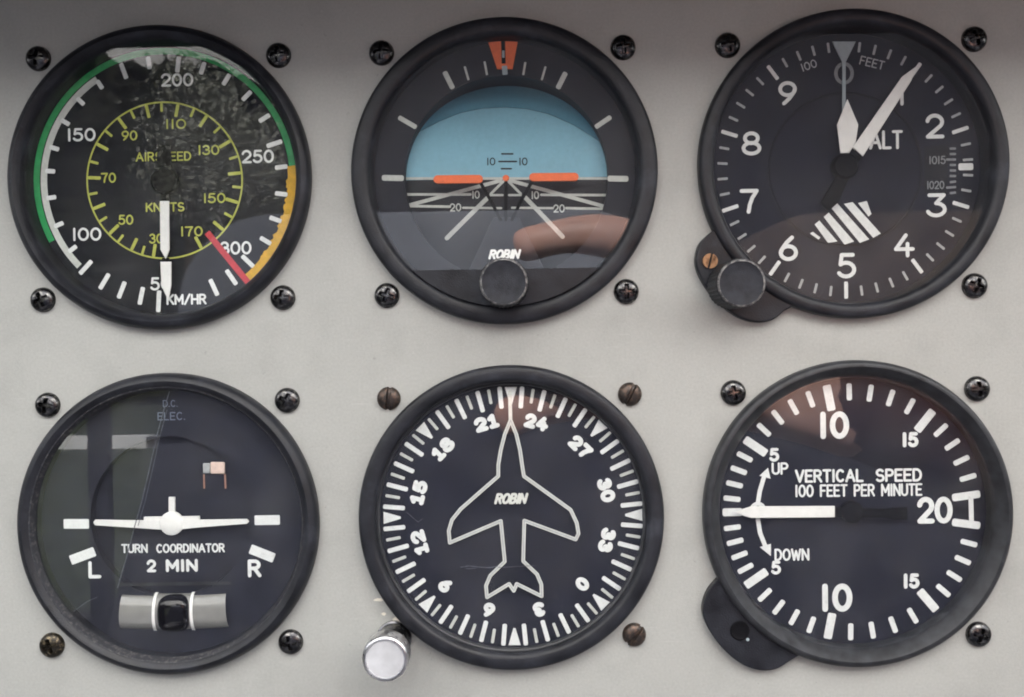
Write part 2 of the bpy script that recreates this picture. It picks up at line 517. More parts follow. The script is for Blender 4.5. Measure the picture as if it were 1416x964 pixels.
mb = MB()
outl = [(-0, HOOD_Z), (-74, HOOD_Z + 2), (-82, HOOD_Z + 8), (-74, HOOD_Z + 15), (0, HOOD_Z + 22)]
vs = [(x, p[0], p[1]) for x in (-360, 360) for p in outl]
n_ = len(outl)
mb.add(vs, [tuple(range(n_)), tuple(range(2 * n_ - 1, n_ - 1, -1))] + [(i, (i + 1) % n_, n_ + (i + 1) % n_, n_ + i) for i in range(n_)])
M['hood'] = paint('matt_dark_hood', (0.014, 0.013, 0.013), 0.85, 0.25, 300, 0.4, 1500)
hood = mb.build('glareshield', M['hood'], solid=True)
tag(hood, 'matt dark hood jutting out above the top edge of the grey panel', 'glareshield')

# ------------------------------------------------------------------ behind the viewer: what shows mirrored in the glass, and added light shapers
def rounded(x0, x1, z0, z1, r, n=10):
    pts = []
    for cx, cz, a0 in ((x1 - r, z1 - r, 0), (x0 + r, z1 - r, 90), (x0 + 2, z0 + 2, 180), (x1 - 2, z0 + 2, 270)):
        q = r if a0 < 180 else 2
        pts += [(cx + q * math.cos(R(a0 + 90 * k / n)), cz + q * math.sin(R(a0 + 90 * k / n))) for k in range(n + 1)]
    return pts
M['fabric'] = paint('light_grey_fabric', (0.24, 0.26, 0.305), 0.9, 0.12, 25, 0.1, 900)
M['brown'] = paint('brown_fabric', (0.115, 0.088, 0.074), 0.9, 0.35, 22, 0.1, 900)
M['trim'] = paint('dark_cabin_trim', (0.018, 0.018, 0.024), 0.9, 0.25, 20)
M['grass'] = paint('meadow', (0.05, 0.065, 0.035), 0.9, 0.4, 3)
M['sky_gap_leaf'] = paint('pale_sky_gap_leaves', (0.38, 0.39, 0.33), 0.6, 0.6, 2)  # painted pale to stand in for bright sky between the foliage
M['bark'] = paint('bark', (0.10, 0.08, 0.06), 0.9, 0.3, 20)
M['skin'] = paint('skin', (0.70, 0.40, 0.32), 0.5, 0.22, 55, 0.06, 700)
M['phone'] = paint('black_phone_shell', (0.012, 0.012, 0.014), 0.35, 0.2, 200)
M['bounce_fabric'] = paint('pale_bounce_fabric', (0.16, 0.16, 0.17), 0.9, 0.15, 30, 0.2, 900)  # for the added light-bouncing seat parts
M['maroon'] = paint('maroon_cloth', (0.075, 0.032, 0.028), 0.9, 0.35, 40, 0.2, 900)
M['navy'] = paint('navy_fabric', (0.02, 0.022, 0.036), 0.9, 0.25, 60, 0.5, 900)
def seat(x0, x1, zt, r, zc, yv, mat, lab):
    t = thing('seat', lab, 'seat', (0, 0, 0))
    mb = MB(); mb.prism(rounded(x0, x1, zc, zt, r), yv, yv - 100); mb.build('headrest_cover', mat, t, solid=True, bevel=22)
    mb = MB(); mb.prism([(x0 - 170, -590), (x1 + 20, -590), (x1 + 20, zc - 1), (x0 + 8, zc - 1)], yv + 4, yv - 110); mb.build('backrest', M['navy'], t, solid=True, bevel=22)
    mb = MB(); mb.prism([(x0 - 20, -470), (x1 + 20, -470), (x1 + 20, -375), (x0 - 20, -375)], -270, yv + 6); mb.build('bounce_cushion', M['bounce_fabric'], t, solid=True, bevel=25)  # unseen, added to bounce light up onto the lower panel
seat(-345, 150, 125, 96, 22, -700, M['fabric'], 'wide light grey seat back mirrored in the artificial horizon glass')
seat(195, 640, 116, 90, 24, -690, M['brown'], 'brown round topped seat back mirrored in the altimeter glass')
mb = MB()
mb.prism([(-1500, -700), (1500, -700), (1500, 400), (-285, 400), (-285, -330), (-660, -330), (-660, 400), (-1500, 400)], -900, -930)
bo = mb.build('cabin_bulkhead', M['trim'], solid=True)
tag(bo, 'dark rear cabin wall mirrored as black in the glass faces', 'wall')
cf = thing('canopy_frame', 'dark canopy post with a pale rail mirrored in the turn coordinator', 'frame', (0, 0, 0))
mb = MB(); mb.prism([(-520, -330), (-497, -330), (-497, 70), (-520, 70)], -880, -895); mb.build('post', M['trim'], cf, solid=True)
mb = MB(); mb.prism([(-620, -138), (-415, -138), (-415, -122), (-620, -122)], -1000, -1020); mb.build('rail', M['white'], cf, solid=True)
mb = MB()
for x0, x1, y0, y1, z0, z1 in ((-1500, 1500, -900, 20, -620, -600), (-720, -700, -898, 20, -598, 60), (760, 780, -898, 20, -598, 60)):
    mb.prism([(x0, z0), (x1, z0), (x1, z1), (x0, z1)], y0, y1)
tag(mb.build('light_block_tub', M['trim'], solid=True), 'dark unseen cabin floor and sides added to block low light', 'cabin')  # unseen, added to keep low light off the panel
mb = MB()
mb.add([(-6e4, 6e4, -1300), (6e4, 6e4, -1300), (6e4, -6e4, -1300), (-6e4, -6e4, -1300)], [(3, 2, 1, 0)])
gr = mb.build('ground', M['grass']); gr['kind'] = 'structure'
# added reflector shaped as a bank of cloud that lights the shaded panel
M['fill_cloud'] = paint('fill_cloud_white', (0.9, 0.9, 0.9), 1.0, 0.04, .01, spec=0.0)
from mathutils import noise
mb = MB(); NX, NZ = 70, 40
vs = []
for i in range(NX + 1):
    for k in range(NZ + 1):
        a = R(180 + 85 * (i / NX * 2 - 1)); z = 6 + 310 * k / NZ
        q = Vector((math.sin(a) * 2.2, z / 55, math.cos(a) * 2.2))
        r = 120 + 14 * noise.noise(q) + 7 * noise.noise(q * 2.3) + 3 * noise.noise(q * 5)
        r += 60 * max(0, (k / NZ - .75)) ** 2 * 16 * .2
        vs.append((math.sin(a) * r * 1000, math.cos(a) * r * 1000, (z + 6 * noise.noise(q * 1.7)) * 1000))
mb.add(vs, [(i * (NZ + 1) + k, (i + 1) * (NZ + 1) + k, (i + 1) * (NZ + 1) + k + 1, i * (NZ + 1) + k + 1) for i in range(NX) for k in range(NZ)])
cl = mb.build('bounce_cloud', M['fill_cloud'], smooth=True); cl['kind'] = 'structure'
mb = MB(); vs = []
prof = [(-12500, 6700), (-9500, 6500), (-8800, 6150), (-8000, 6180), (-7000, 6150), (-6300, 5950), (-5800, 5600), (-5300, 5100), (-4200, 4500), (-2500, 3800)]
def top_at(x):
    for p, q in zip(prof, prof[1:]):
        if x <= q[0]: return p[1] + (q[1] - p[1]) * (x - p[0]) / (q[0] - p[0])
    return prof[-1][1]
NX, NZ = 160, 40
for i in range(NX + 1):
    x = -12500 + 10000 * i / NX
    h = top_at(x) + 110 * noise.noise(Vector((x / 500, 0, 0))) + 90 * noise.noise(Vector((x / 130, 3, 0)))
    for k in range(NZ + 1):
        z = -1300 + (h + 1300) * k / NZ
        q = Vector((x / 700, 7, z / 700))
        vs.append((x, -20000 - 900 * (k / NZ) ** 2 + 700 * noise.noise(q) + 420 * noise.noise(q * 2.7) + 220 * noise.noise(q * 6), z))
mb.add(vs, [(i * (NZ + 1) + k, (i + 1) * (NZ + 1) + k, (i + 1) * (NZ + 1) + k + 1, i * (NZ + 1) + k + 1) for i in range(NX) for k in range(NZ)])
M['wood'] = paint('dark_wood_edge', (0.022, 0.026, 0.014), 0.9, 0.5, 2)
tl = mb.build('treeline', M['wood']); tl['kind'] = 'stuff'
rt = random.Random(5)
for x, yv, h in ((-5700, -16200, 6200), (-4900, -15500, 5800), (-4200, -14800, 5000)):
    t = thing('tree', {-5700: 'tall lacy tree mirrored near the top of the airspeed glass', -4900: 'middle lacy tree mirrored at the upper right of the airspeed glass', -4200: 'lowest lacy tree mirrored at the right of the airspeed glass'}[x], 'tree', (x, yv, -1300), 'trees behind the aircraft')
    mb = MB(); mb.lathe([(160, 0), (110, 0.5)], 12)
    mb.v = [(px, pz, 0 if py == 0 else h * .75) for px, py, pz in mb.v]
    mb.build('trunk', M['bark'], t, smooth=True)
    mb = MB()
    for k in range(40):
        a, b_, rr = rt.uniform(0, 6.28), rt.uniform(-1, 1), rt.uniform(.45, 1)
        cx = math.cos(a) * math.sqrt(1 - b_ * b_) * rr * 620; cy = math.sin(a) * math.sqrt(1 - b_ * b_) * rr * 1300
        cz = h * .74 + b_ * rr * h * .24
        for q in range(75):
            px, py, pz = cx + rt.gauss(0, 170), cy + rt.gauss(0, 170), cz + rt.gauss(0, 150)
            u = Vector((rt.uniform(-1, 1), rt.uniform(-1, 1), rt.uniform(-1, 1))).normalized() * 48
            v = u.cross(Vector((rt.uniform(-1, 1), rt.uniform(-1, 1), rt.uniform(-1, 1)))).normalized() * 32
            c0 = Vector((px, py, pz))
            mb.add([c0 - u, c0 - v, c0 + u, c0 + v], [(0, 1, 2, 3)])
    mb.build('crown', M['sky_gap_leaf'], t)
# the phone that took the picture and the hand round it
mb = MB(); mb.prism([(p[0], p[1]) for p in rounded(-24, 112, -30, 35, 9)], -253, -262)
tag(mb.build('phone', M['phone'], solid=True, bevel=2.5), 'black phone taking the picture, mirrored dark in the glass', 'phone')
def skin_mesh(name, chains, mat):
    """one continuous skin grown round a skeleton: chains of (x, y, z, radius) that share joints"""
    verts, edges, rad, idx = [], [], [], {}
    for ch in chains:
        prev = None
        for p in ch:
            key = p[:3]
            if key not in idx:
                idx[key] = len(verts); verts.append([q * MM for q in key]); rad.append(p[3] * MM)
            if prev is not None: edges.append((prev, idx[key]))
            prev = idx[key]
    me = bpy.data.meshes.new(name); me.from_pydata(verts, edges, []); me.materials.append(mat)
    o = bpy.data.objects.new(name, me); COL.objects.link(o)
    sk = o.modifiers.new('skin', 'SKIN'); sk.use_smooth_shade = True
    for i, sv in enumerate(me.skin_vertices[0].data):
        sv.radius = (rad[i], rad[i]); sv.use_root = i == 0
    sb = o.modifiers.new('subdivision', 'SUBSURF'); sb.levels = 2; sb.render_levels = 2
    return o
P_ = (142, -280, -26, 25); K1 = (106, -262, 12, 14)
hand = skin_mesh('hand', [
    [(196, -294, -58, 24), P_],
    [P_, K1, (84, -254, 36, 12.5), (60, -249, 47, 12), (37, -248, 53, 12.5), (18, -249, 52, 8.8), (2, -250, 48, 10), (-6, -251, 46, 8.5)],
    [P_, (116, -260, -4, 13), (98, -246, 4, 10.5), (82, -247, 4, 9.5), (70, -250, 3, 8.5)],
    [P_, (118, -260, -20, 12.5), (100, -245, -15, 10.5), (84, -246, -15, 9.5), (73, -250, -15, 8.5)],
    [P_, (124, -264, -38, 12), (108, -250, -33, 9.5), (95, -249, -31, 8.5), (86, -251, -30, 7.5)],
    [P_, (118, -298, -40, 15), (80, -292, -38, 13), (40, -284, -34, 12.5), (8, -272, -36, 12.5), (-8, -258, -41, 12.5), (-10, -250, -43, 10)],
], M['skin'])
sl = skin_mesh('sleeve', [[(126, -284, -28, 29), (186, -294, -38, 35), (260, -316, -62, 42), (380, -420, -150, 52), (430, -560, -220, 60)]], M['maroon'])
sl.parent = hand
tag(hand, 'hand holding the phone, its finger mirrored pink in the artificial horizon', 'hand')

# ------------------------------------------------------------------ parts that every instrument has
def bezel_ring(mb, r_out, r_in, yd, style):
    if style == 'round':       # plump ring
        pr = [(r_out, 0), (r_out, -1.6), (r_out - .35, -2.7), (r_out - 1.1, -3.6), (r_out - 2.1, -3.95), (r_in + 1.3, -3.5), (r_in + .5, -2.6), (r_in, -1.4), (r_in - .5, yd + .5)]
    elif style == 'chamfer':   # wide sloping inner face
        pr = [(r_out, 0), (r_out, -2.2), (r_out - .3, -3.0), (r_out - 1.0, -3.5), (r_out - 1.7, -3.5), (r_in + .2, -1.0), (r_in, -.4), (r_in - .4, yd + .5)]
    else:                      # flat face with a small step
        pr = [(r_out, 0), (r_out, -2.4), (r_out - .35, -3.2), (r_out - 1.0, -3.6), (r_in + 1.4, -3.5), (r_in + .7, -3.2), (r_in + .15, -2.2), (r_in - .4, yd + .5)]
    mb.lathe(pr, 160)

def pane(parent, r, y=-1.2, cut=None, mat='glass'):
    mb = MB(); mb.lathe([(37.7, .2), (37.7, 62), (36, 64), (.01, 64)], 64); mb.build('case', M['bezel'], parent, smooth=True)
    mb = MB()
    if cut is None:
        mb.lathe([(r, y), (r, y + 1.2)], 96, cap=(True, True))
        mb.v = mb.v
    else:
        pts = []
        a = math.asin(cut / r)
        for i in range(97):
            t = a + (math.pi - 2 * a) * i / 96
            pts.append((r * math.cos(t), r * math.sin(t)))
        mb.prism(pts, y, y + 1.2)
    return mb.build('cover_glass', M[mat], parent, solid=True)

def knob(parent, name, c, r, y0, y1, body, edge=None, face=None, flutes=36):
    """fluted cylinder standing on c from y0 (base) out to y1 (face)"""
    mb = MB(); n = flutes * 4
    prof = [(1.0, y0), (1.0, y1 + 1.0), (.97, y1 + .4)]
    vs, fs = [], []
    for f_, y in prof:
        for i in range(n):
            a = 2 * math.pi * i / n
            rr = r * f_ * (1 - (.025 if (i % 4) in (0, 1) else 0))
            vs.append((c[0] + rr * math.cos(a), y, c[1] + rr * math.sin(a)))
    for k in range(2):
        for i in range(n):
            j = (i + 1) % n
            fs.append((k * n + i, k * n + j, (k + 1) * n + j, (k + 1) * n + i))
    mb.add(vs, fs)
    ko = mb.build(name, body, parent, solid=True)
    mb = MB(); mb.lathe([(r * .97, y1 + .4), (r * .93, y1 + .05), (r * .88, y1)], 96, c)
    mb.build('rim', edge or body, ko, smooth=True, solid=True)
    mb = MB(); mb.lathe([(r * .88, y1), (r * .82, y1 + .25), (r * .4, y1 + .3), (0.01, y1 + .3)], 96, c)
    mb.build('face', face or body, ko, smooth=True, solid=True)
    return ko

def polar(g, c2, y):
    """tools for one dial: its centre on depth y and marks set out by angle and radius (survey units)"""
    c = at(g, c2[0], c2[1], y)
    s = mm2(1, y)
    def pt(a, r2):
        return (c[0] + r2 * s * math.cos(R(a)), c[1] + r2 * s * math.sin(R(a)))
    def ang(x2, y2):
        p = at(g, x2, y2, y)
        return math.degrees(math.atan2(p[1] - c[1], p[0] - c[0]))
    return c, s, pt, ang

gauges = 'the six round instruments in the panel'

# ================================================================== airspeed indicator
g = 'asi'
asi = thing('airspeed_indicator', 'round airspeed dial with green, white and amber arcs and a red line', 'airspeed gauge', (GC[g][0], 0, GC[g][1]), gauges)
yd = 2.5
mb = MB(); bezel_ring(mb, 39.5, 35.6, yd, 'round'); mb.build('bezel', M['bezel'], asi, smooth=True, solid=True)
mb = MB(); mb.disc((0, 0), 37.5, yd, 96); dial = mb.build('dial', M['dial'], asi)
y = yd - .06
c, s, pt, ang = polar(g, (455, 499), y)
# coloured arcs
a_g0, a_g1 = ang(812, 458), ang(143, 668) % 360
mb = MB(); mb.ring(c, 349 * s, 366 * s, a_g0, a_g1, y, 120); mb.build('green_arc', M['green'], dial)
a_w0, a_w1 = ang(270, 222), ang(214, 742) % 360
mb = MB(); mb.ring(c, 328 * s, 346 * s, a_w0, a_w1, y - .02, 90); mb.build('white_arc', M['cream'], dial)
mb = MB()
a0, a1 = ang(690, 782), a_g0
rag = random.Random(3)
vs, fs = [], []
for i in range(61):
    a = R(a0 + (a1 - a0) * i / 60)
    ri = 344 - (rag.random() * 7 if 8 < i < 56 and (i // 3) % 3 else 0)
    for rr in (ri * s, 366 * s):
        vs.append((c[0] + rr * math.cos(a), y - .03, c[1] + rr * math.sin(a)))
for i in range(60): fs.append((2 * i, 2 * i + 1, 2 * i + 3, 2 * i + 2))
mb.add(vs, fs); mb.build('amber_arc', M['amber'], dial)
mb = MB(); mb.bar(at(g, 573, 643, y), at(g, 691, 787, y), 17 * s, y - .12, .1); mb.build('red_line', M['red'], dial)
# outer scale
mb = MB()
outer = [(439, 835, 2), (388, 833, 1), (331, 817, 1), (282, 790, 1), (228, 750, 1), (198, 691, 0), (155, 625, 0), (135, 548, 0), (130, 473, 0),
         (143, 408, 0), (180, 338, 0), (217, 275, 0), (268, 222, 0), (338, 185, 1), (411, 167, 0.6), (494, 170, 1), (563, 182, .6), (628, 218, .8), (686, 262, .8),
         (735, 325, .8), (762, 397, 1), (782, 462, .8), (780, 537, .8), (765, 608, .8), (738, 668, .8), (688, 725, 1), (648, 778, 1), (598, 808, 1)]
for x2, y2, k in outer:
    a = ang(x2, y2)
    if k == 0: r0, r1 = 306, 334
    elif k == 2: r0, r1 = 306, 366
    elif y2 > 745: r0, r1 = 302, 352
    else: r0, r1 = (300 if k == 1 else 310), 345
    mb.bar(pt(a, r0), pt(a, r1), 12.5 * s, y - .06)
mb.build('speed_scale', M['white'], dial)
for t, x2, y2, w2 in (('50', 444, 785, 58), ('100', 240, 648, 82), ('150', 225, 373, 80), ('200', 490, 221, 90), ('250', 713, 433, 90), ('300', 652, 686, 88)):
    mb = MB(); write(mb, t, at(g, x2, y2, y), 37 * s, y - .06, .17, w2 * s); mb.build('numeral', M['white'], dial)
mb = MB()
write(mb, 'KM/HR', at(g, 516, 828, y), 30 * s, y - .06, .19, 112 * s)
mb.build('unit_lettering', M['white'], dial)
# inner scale in knots
mb = MB()
mb.ring(c, 214 * s, 218.5 * s, 0, 360, y, 140)
for x2, y2, k in ((427, 692, 1), (397, 690, 0), (370, 678, 1), (337, 655, 0), (315, 635, 1), (285, 607, 0), (270, 573, 1), (262, 535, 0), (257, 492, 1), (255, 448, 0), (277, 403, 1),
                  (298, 367, 0), (335, 337, 1), (365, 313, 0), (407, 302, 1), (447, 295, 0), (490, 303, 1), (534, 308, 0), (568, 327, 1), (602, 358, 0), (625, 397, 1), (650, 435, 0),
                  (650, 480, 1), (658, 518, 0), (640, 555, 1), (635, 597, 0), (607, 627, 1), (552, 676, 1)):
    a = ang(x2, y2)
    mb.bar(pt(a, 178 if k else 190), pt(a, 214), (9 if k else 7) * s, y - .03)
mb.build('knots_scale', M['lime'], dial)
for t, x2, y2, w2 in (('30', 432, 660, 40), ('50', 348, 608, 42), ('70', 300, 492, 42), ('90', 358, 375, 44), ('110', 486, 343, 58), ('130', 577, 415, 60), ('150', 593, 548, 62), ('170', 530, 640, 62)):
    mb = MB(); write(mb, t, at(g, x2, y2, y), 28 * s, y - .03, .16, w2 * s); mb.build('numeral', M['lime'], dial)
mb = MB()
write(mb, 'AIRSPEED', at(g, 452, 433, y), 26 * s, y - .03, .16, 155 * s)
write(mb, 'KNOTS', at(g, 457, 573, y), 26 * s, y - .03, .17, 108 * s)
mb.build('yellow_lettering', M['lime'], dial)
# needle
yn = yd - 1.6
mb = MB()
A = lambda x2, y2: at(g, x2, y2, yn)
mb.prism([A(442, 556), A(443, 690), A(458, 716), A(468, 690), A(467, 556)], yn, yn + .5)
mb.prism([A(443, 724), A(446, 790), A(465, 831), A(473, 788), A(473, 724)], yn, yn + .5)
ndl = mb.build('needle', M['needle'], asi, solid=True, bevel=.08)
mb = MB()
hc = A(455, 499)
mb.prism([A(447, 713), A(450, 727), A(467, 727), A(467, 713)], yn + .12, yn + .5)
mb.prism([A(443, 500), A(444, 556), A(466, 556), A(467, 500)], yn + .1, yn + .5)
mb.prism([A(470, 400), A(436, 400), A(432, 450), A(444, 499), A(466, 499), A(474, 450)], yn + .1, yn + .5)
mb.lathe([(38 * s, yn + .9), (38 * s, yn - .2), (33 * s, yn - .6), (.01, yn - .7)], 64, hc)
mb.build('needle_hub', M['black'], ndl, solid=True, smooth=True)
pane(asi, 35.9, mat='thin_glass')

# ================================================================== attitude indicator
g = 'ai'
ai = thing('attitude_indicator', 'round artificial horizon with blue sky half and orange aircraft bars', 'attitude gauge', (GC[g][0], 0, GC[g][1]), gauges)
ym, yb = 2.0, 5.0           # face mask, front of the drum
s = mm2(1, ym)
mb = MB(); bezel_ring(mb, 39.5, 34.6, ym, 'flat')
zc = at(g, 454, 744, -3)[1]
r_p = 34.8
aa = math.asin(zc / r_p)
pts = [(r_p * math.cos(math.pi - aa + (2 * aa + math.pi) * i / 48), r_p * math.sin(math.pi - aa + (2 * aa + math.pi) * i / 48)) for i in range(49)]
mb.prism(pts, -3.3, ym + 1)
mb.build('bezel', M['bezel'], ai, smooth=True, solid=True)
# mask with a round opening and a pedestal at the bottom
ac = at(g, 456, 491, ym); ar = 281 * mm2(1, ym)
mb = MB()
n = 120; vs, fs = [], []
for i in range(n):
    a = 2 * math.pi * i / n
    ux, uz = math.cos(a), math.sin(a)
    b_ = ac[0] * ux + ac[1] * uz
    t = -b_ + math.sqrt(b_ * b_ - (ac[0] ** 2 + ac[1] ** 2 - 37.5 ** 2))
    vs += [(ac[0] + ar * ux, ym, ac[1] + ar * uz), (ac[0] + t * ux, ym, ac[1] + t * uz), (ac[0] + ar * ux, yb + 12, ac[1] + ar * uz)]
for i in range(n):
    j = (i + 1) % n
    fs += [(3 * i, 3 * i + 1, 3 * j + 1, 3 * j), (3 * i + 2, 3 * i, 3 * j, 3 * j + 2)]
mb.add(vs, fs)
M['mask'] = paint('dark_face_mask', (0.018, 0.0195, 0.029), 0.6, 0.15, 300, spec=0.3)
mask = mb.build('face_mask', M['mask'], ai, smooth=True)
mb = MB()
A = lambda x2, y2: at(g, x2, y2, ym)
mb.prism([A(420, 602), A(352, 746), A(352, 780), A(562, 780), A(562, 746), A(492, 602)], ym - .2, ym + .8)
mb.build('pedestal', M['mask'], mask, solid=True, bevel=.15)
mb = MB()
for (x0, y0, x1, y1, w_) in ((285, 198, 309, 246, 14), (621, 200, 598, 246, 14), (158, 324, 208, 353, 13), (746, 323, 702, 353, 13), (112, 492, 173, 493, 16), (736, 494, 794, 495, 16)):
    mb = MB(); mb.bar(A(x0, y0), A(x1, y1), w_ * s, ym - .05, .35); mb.build('bank_mark', M['cream'], mask)
for (x0, y0, x1, y1) in ((341, 184, 352, 222), (396, 170, 403, 208), (509, 172, 503, 208), (565, 184, 554, 222)):
    mb = MB(); mb.bar(A(x0, y0), A(x1, y1), 6 * s, ym - .05, .3); mb.build('bank_mark', M['cream'], mask)
mb = MB(); mb.prism([A(399, 97), A(431, 193), A(474, 193), A(492, 97)], ym - .8, ym - .2)
idx = mb.build('bank_pointer', M['orange'], ai, solid=True, bevel=.2)
yy = ym - .88
mb = MB(); mb.bar(at(g, 447, 106, yy), at(g, 449, 176, yy), 11 * mm2(1, yy), yy, .1)
mb.build('slot', M['black'], idx)
mb = MB(); mb.bar(at(g, 448, 140, yy), at(g, 448, 160, yy), 7 * mm2(1, yy), yy - .05, .2); mb.bar(at(g, 451, 182, yy), at(g, 453, 207, yy), 15 * mm2(1, yy), yy - .02, .2)
mb.build('pointer_mark', M['pale'], idx)
# drum: curved about a level axis
DR = 48.0
zh = at(g, 454, 494, yb)[1]
def dy(x, z):
    return yb + DR - math.sqrt(max(1.0, DR * DR - (z - zh) ** 2))
def dat(x2, y2):
    yv = yb
    for _ in range(3):
        p = at(g, x2, y2, yv); yv = dy(*p)
    return p
def sheet(mb, cols, lo, hi, n, off=0.0):
    vs, fs = [], []
    for x in cols:
        for k in range(n + 1):
            z = lo(x) + (hi(x) - lo(x)) * k / n
            vs.append((x, dy(x, z) + off, z))
    for i in range(len(cols) - 1):
        for k in range(n):
            q = i * (n + 1) + k
            fs.append((q, q + n + 1, q + n + 2, q + 1))
    mb.add(vs, fs)
cols = [-31 + 62 * i / 60 for i in range(61)]
arc_pts = [dat(*p) for p in ((160, 402), (210, 368), (270, 336), (330, 312), (390, 300), (450, 297), (512, 301), (575, 316), (645, 347), (715, 392), (760, 430))]
def bound(x):
    if x <= arc_pts[0][0]: return arc_pts[0][1]
    for p, q in zip(arc_pts, arc_pts[1:]):
        if x <= q[0]:
            u = (x - p[0]) / (q[0] - p[0]); return p[1] + (q[1] - p[1]) * u
    return arc_pts[-1][1]
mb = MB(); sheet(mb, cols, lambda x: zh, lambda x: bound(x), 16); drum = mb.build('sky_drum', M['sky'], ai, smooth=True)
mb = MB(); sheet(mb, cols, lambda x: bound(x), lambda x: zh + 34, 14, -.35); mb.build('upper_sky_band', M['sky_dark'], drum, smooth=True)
mb = MB(); sheet(mb, cols, lambda x: zh - 34, lambda x: zh, 24); gd = mb.build('ground_drum', M['ground_drum'], ai, smooth=True)
def dline(mb, a, b, w_):
    p, q = Vector(dat(*a)), Vector(dat(*b)); n = max(1, int((q - p).length / 2.0))
    mb.ribbon([p + (q - p) * (i / n) for i in range(n + 1)], w_ * mm2(1, yb), 0, False, lambda x, z: dy(x, z) - .12)
mb = MB()
dline(mb, (165, 494), (748, 494), 7)
for a, b, w_ in (((178, 538), (357, 538), 7), ((553, 539), (732, 540), 7), ((178, 570), (300, 572), 7), ((337, 575), (442, 576), 6), ((472, 575), (585, 576), 6), ((622, 576), (724, 578), 7),
                 ((412, 540), (446, 540), 6), ((464, 540), (496, 540), 6), ((188, 568), (440, 500), 10), ((468, 500), (722, 570), 10), ((292, 659), (404, 548), 12), ((508, 546), (612, 655), 12),
                 ((414, 536), (448, 502), 7), ((496, 536), (462, 502), 7)):
    dline(mb, a, b, w_)
for t, x2, y2, w2 in (('10', 372, 539, 22), ('10', 536, 540, 22), ('20', 316, 574, 32), ('20', 602, 577, 32)):
    write(mb, t, dat(x2, y2), 22 * mm2(1, yb), 0, .16, w2 * mm2(1, yb), yf=lambda x, z: dy(x, z) - .12)
mb.build('ground_lines', M['cream'], gd)
mb = MB()
for a, b in (((444, 426), (474, 426)), ((436, 447), (484, 447)), ((443, 467), (470, 467))):
    dline(mb, a, b, 4.5)
for x2 in (414, 503):
    write(mb, '10', dat(x2, 447), 22 * mm2(1, yb), 0, .14, 24 * mm2(1, yb), yf=lambda x, z: dy(x, z) - .12)
mb.build('pitch_marks', M['ground_drum'], drum)
# miniature aircraft
ya = .6
A = lambda x2, y2: at(g, x2, y2, ya)
sa_ = mm2(1, ya)
def capsule(mb, a, b, w_, y0, y1):
    a, b = Vector(a), Vector(b); d = (b - a).normalized(); ang0 = math.atan2(d.y, d.x); h = w_ / 2
    pts = [(b.x + h * math.cos(ang0 - math.pi / 2 + math.pi * k / 8), b.y + h * math.sin(ang0 - math.pi / 2 + math.pi * k / 8)) for k in range(9)]
    pts += [(a.x + h * math.cos(ang0 + math.pi / 2 + math.pi * k / 8), a.y + h * math.sin(ang0 + math.pi / 2 + math.pi * k / 8)) for k in range(9)]
    mb.prism(pts, y0, y1)
mb = MB()
capsule(mb, A(266, 496), A(380, 495), 23 * sa_, ya, ya + .8)
capsule(mb, A(531, 490), A(645, 489), 23 * sa_, ya, ya + .8)
capsule(mb, A(454.5, 492), A(455.5, 492), 17 * sa_, ya, ya + .8)
mini = mb.build('miniature_aircraft', M['orange'], ai, solid=True, bevel=.15)
mb = MB()
for a, b in (((384, 503), (412, 552)), ((526, 503), (498, 552)), ((412, 552), (440, 606)), ((498, 552), (472, 606)), ((455, 500), (455, 606))):
    capsule(mb, A(*a), A(*b), 9 * sa_, ya + .9, ya + 1.3)
mb.build('support_wire', M['black'], mini, solid=True)
yk = -16
A = lambda x2, y2: at(g, x2, y2, yk)
k_ai = knob(ai, 'setting_knob', A(449, 780), 69 * mm2(1, yk), -3.2, yk, M['knob'], M['knob_edge'], M['knob'])
yr = -3.42
mb = MB(); write(mb, 'ROBIN', at(g, 452, 703, -1.5), 27 * s, -1.26, .24, 84 * s, slant=.28)
glass_ai = pane(ai, 34.9, -1.2, zc)
mb.build('lettering', M['white'], glass_ai)

# ================================================================== altimeter
def lug_outline(r, pts, a_start, a_end, n=120):
    """circle of radius r from a_start round to a_end (counter-clockwise), then the lug's own edge back"""
    out = [(r * math.cos(R(a_start + (a_end - a_start) * i / n)), r * math.sin(R(a_start + (a_end - a_start) * i / n))) for i in range(n + 1)]
    ctl = [Vector(out[-1])] + [Vector(p) for p in pts] + [Vector(out[0])]
    res = []
    for i in range(len(ctl) - 1):
        p0, p1, p2, p3 = ctl[max(0, i - 1)], ctl[i], ctl[i + 1], ctl[min(len(ctl) - 1, i + 2)]
        for k in range(1, 7):
            t = k / 6
            q = .5 * ((2 * p1) + (p2 - p0) * t + (2 * p0 - 5 * p1 + 4 * p2 - p3) * t * t + (3 * p1 - p0 - 3 * p2 + p3) * t ** 3)
            res.append((q.x, q.y))
    return out + res[:-1]

g = 'alt'
alt = thing('altimeter', 'round altimeter dial numbered 0 to 9 with a striped window', 'altimeter', (GC[g][0], 0, GC[g][1]), gauges)
yd = 4.0
yf_ = -1.5
A = lambda x2, y2: at(g, x2, y2, yf_)
lp = [A(78, 640), A(50, 668), A(37, 700), A(36, 738), A(60, 790), A(100, 838), A(150, 876), A(200, 892), A(245, 886), A(280, 860), A(305, 850)]
a_e = math.degrees(math.atan2(lp[0][1], lp[0][0])) % 360
a_s = math.degrees(math.atan2(lp[-1][1], lp[-1][0])) - 0
mb = MB()
mb.prism(lug_outline(39.6, lp[1:-1], a_s, a_e), -2.0, 0)
fl = None
bz = MB(); bezel_ring(bz, 39.6, 35.6, yd, 'flat')
alt_b = bz.build('bezel', M['bezel'], alt, smooth=True, solid=True)
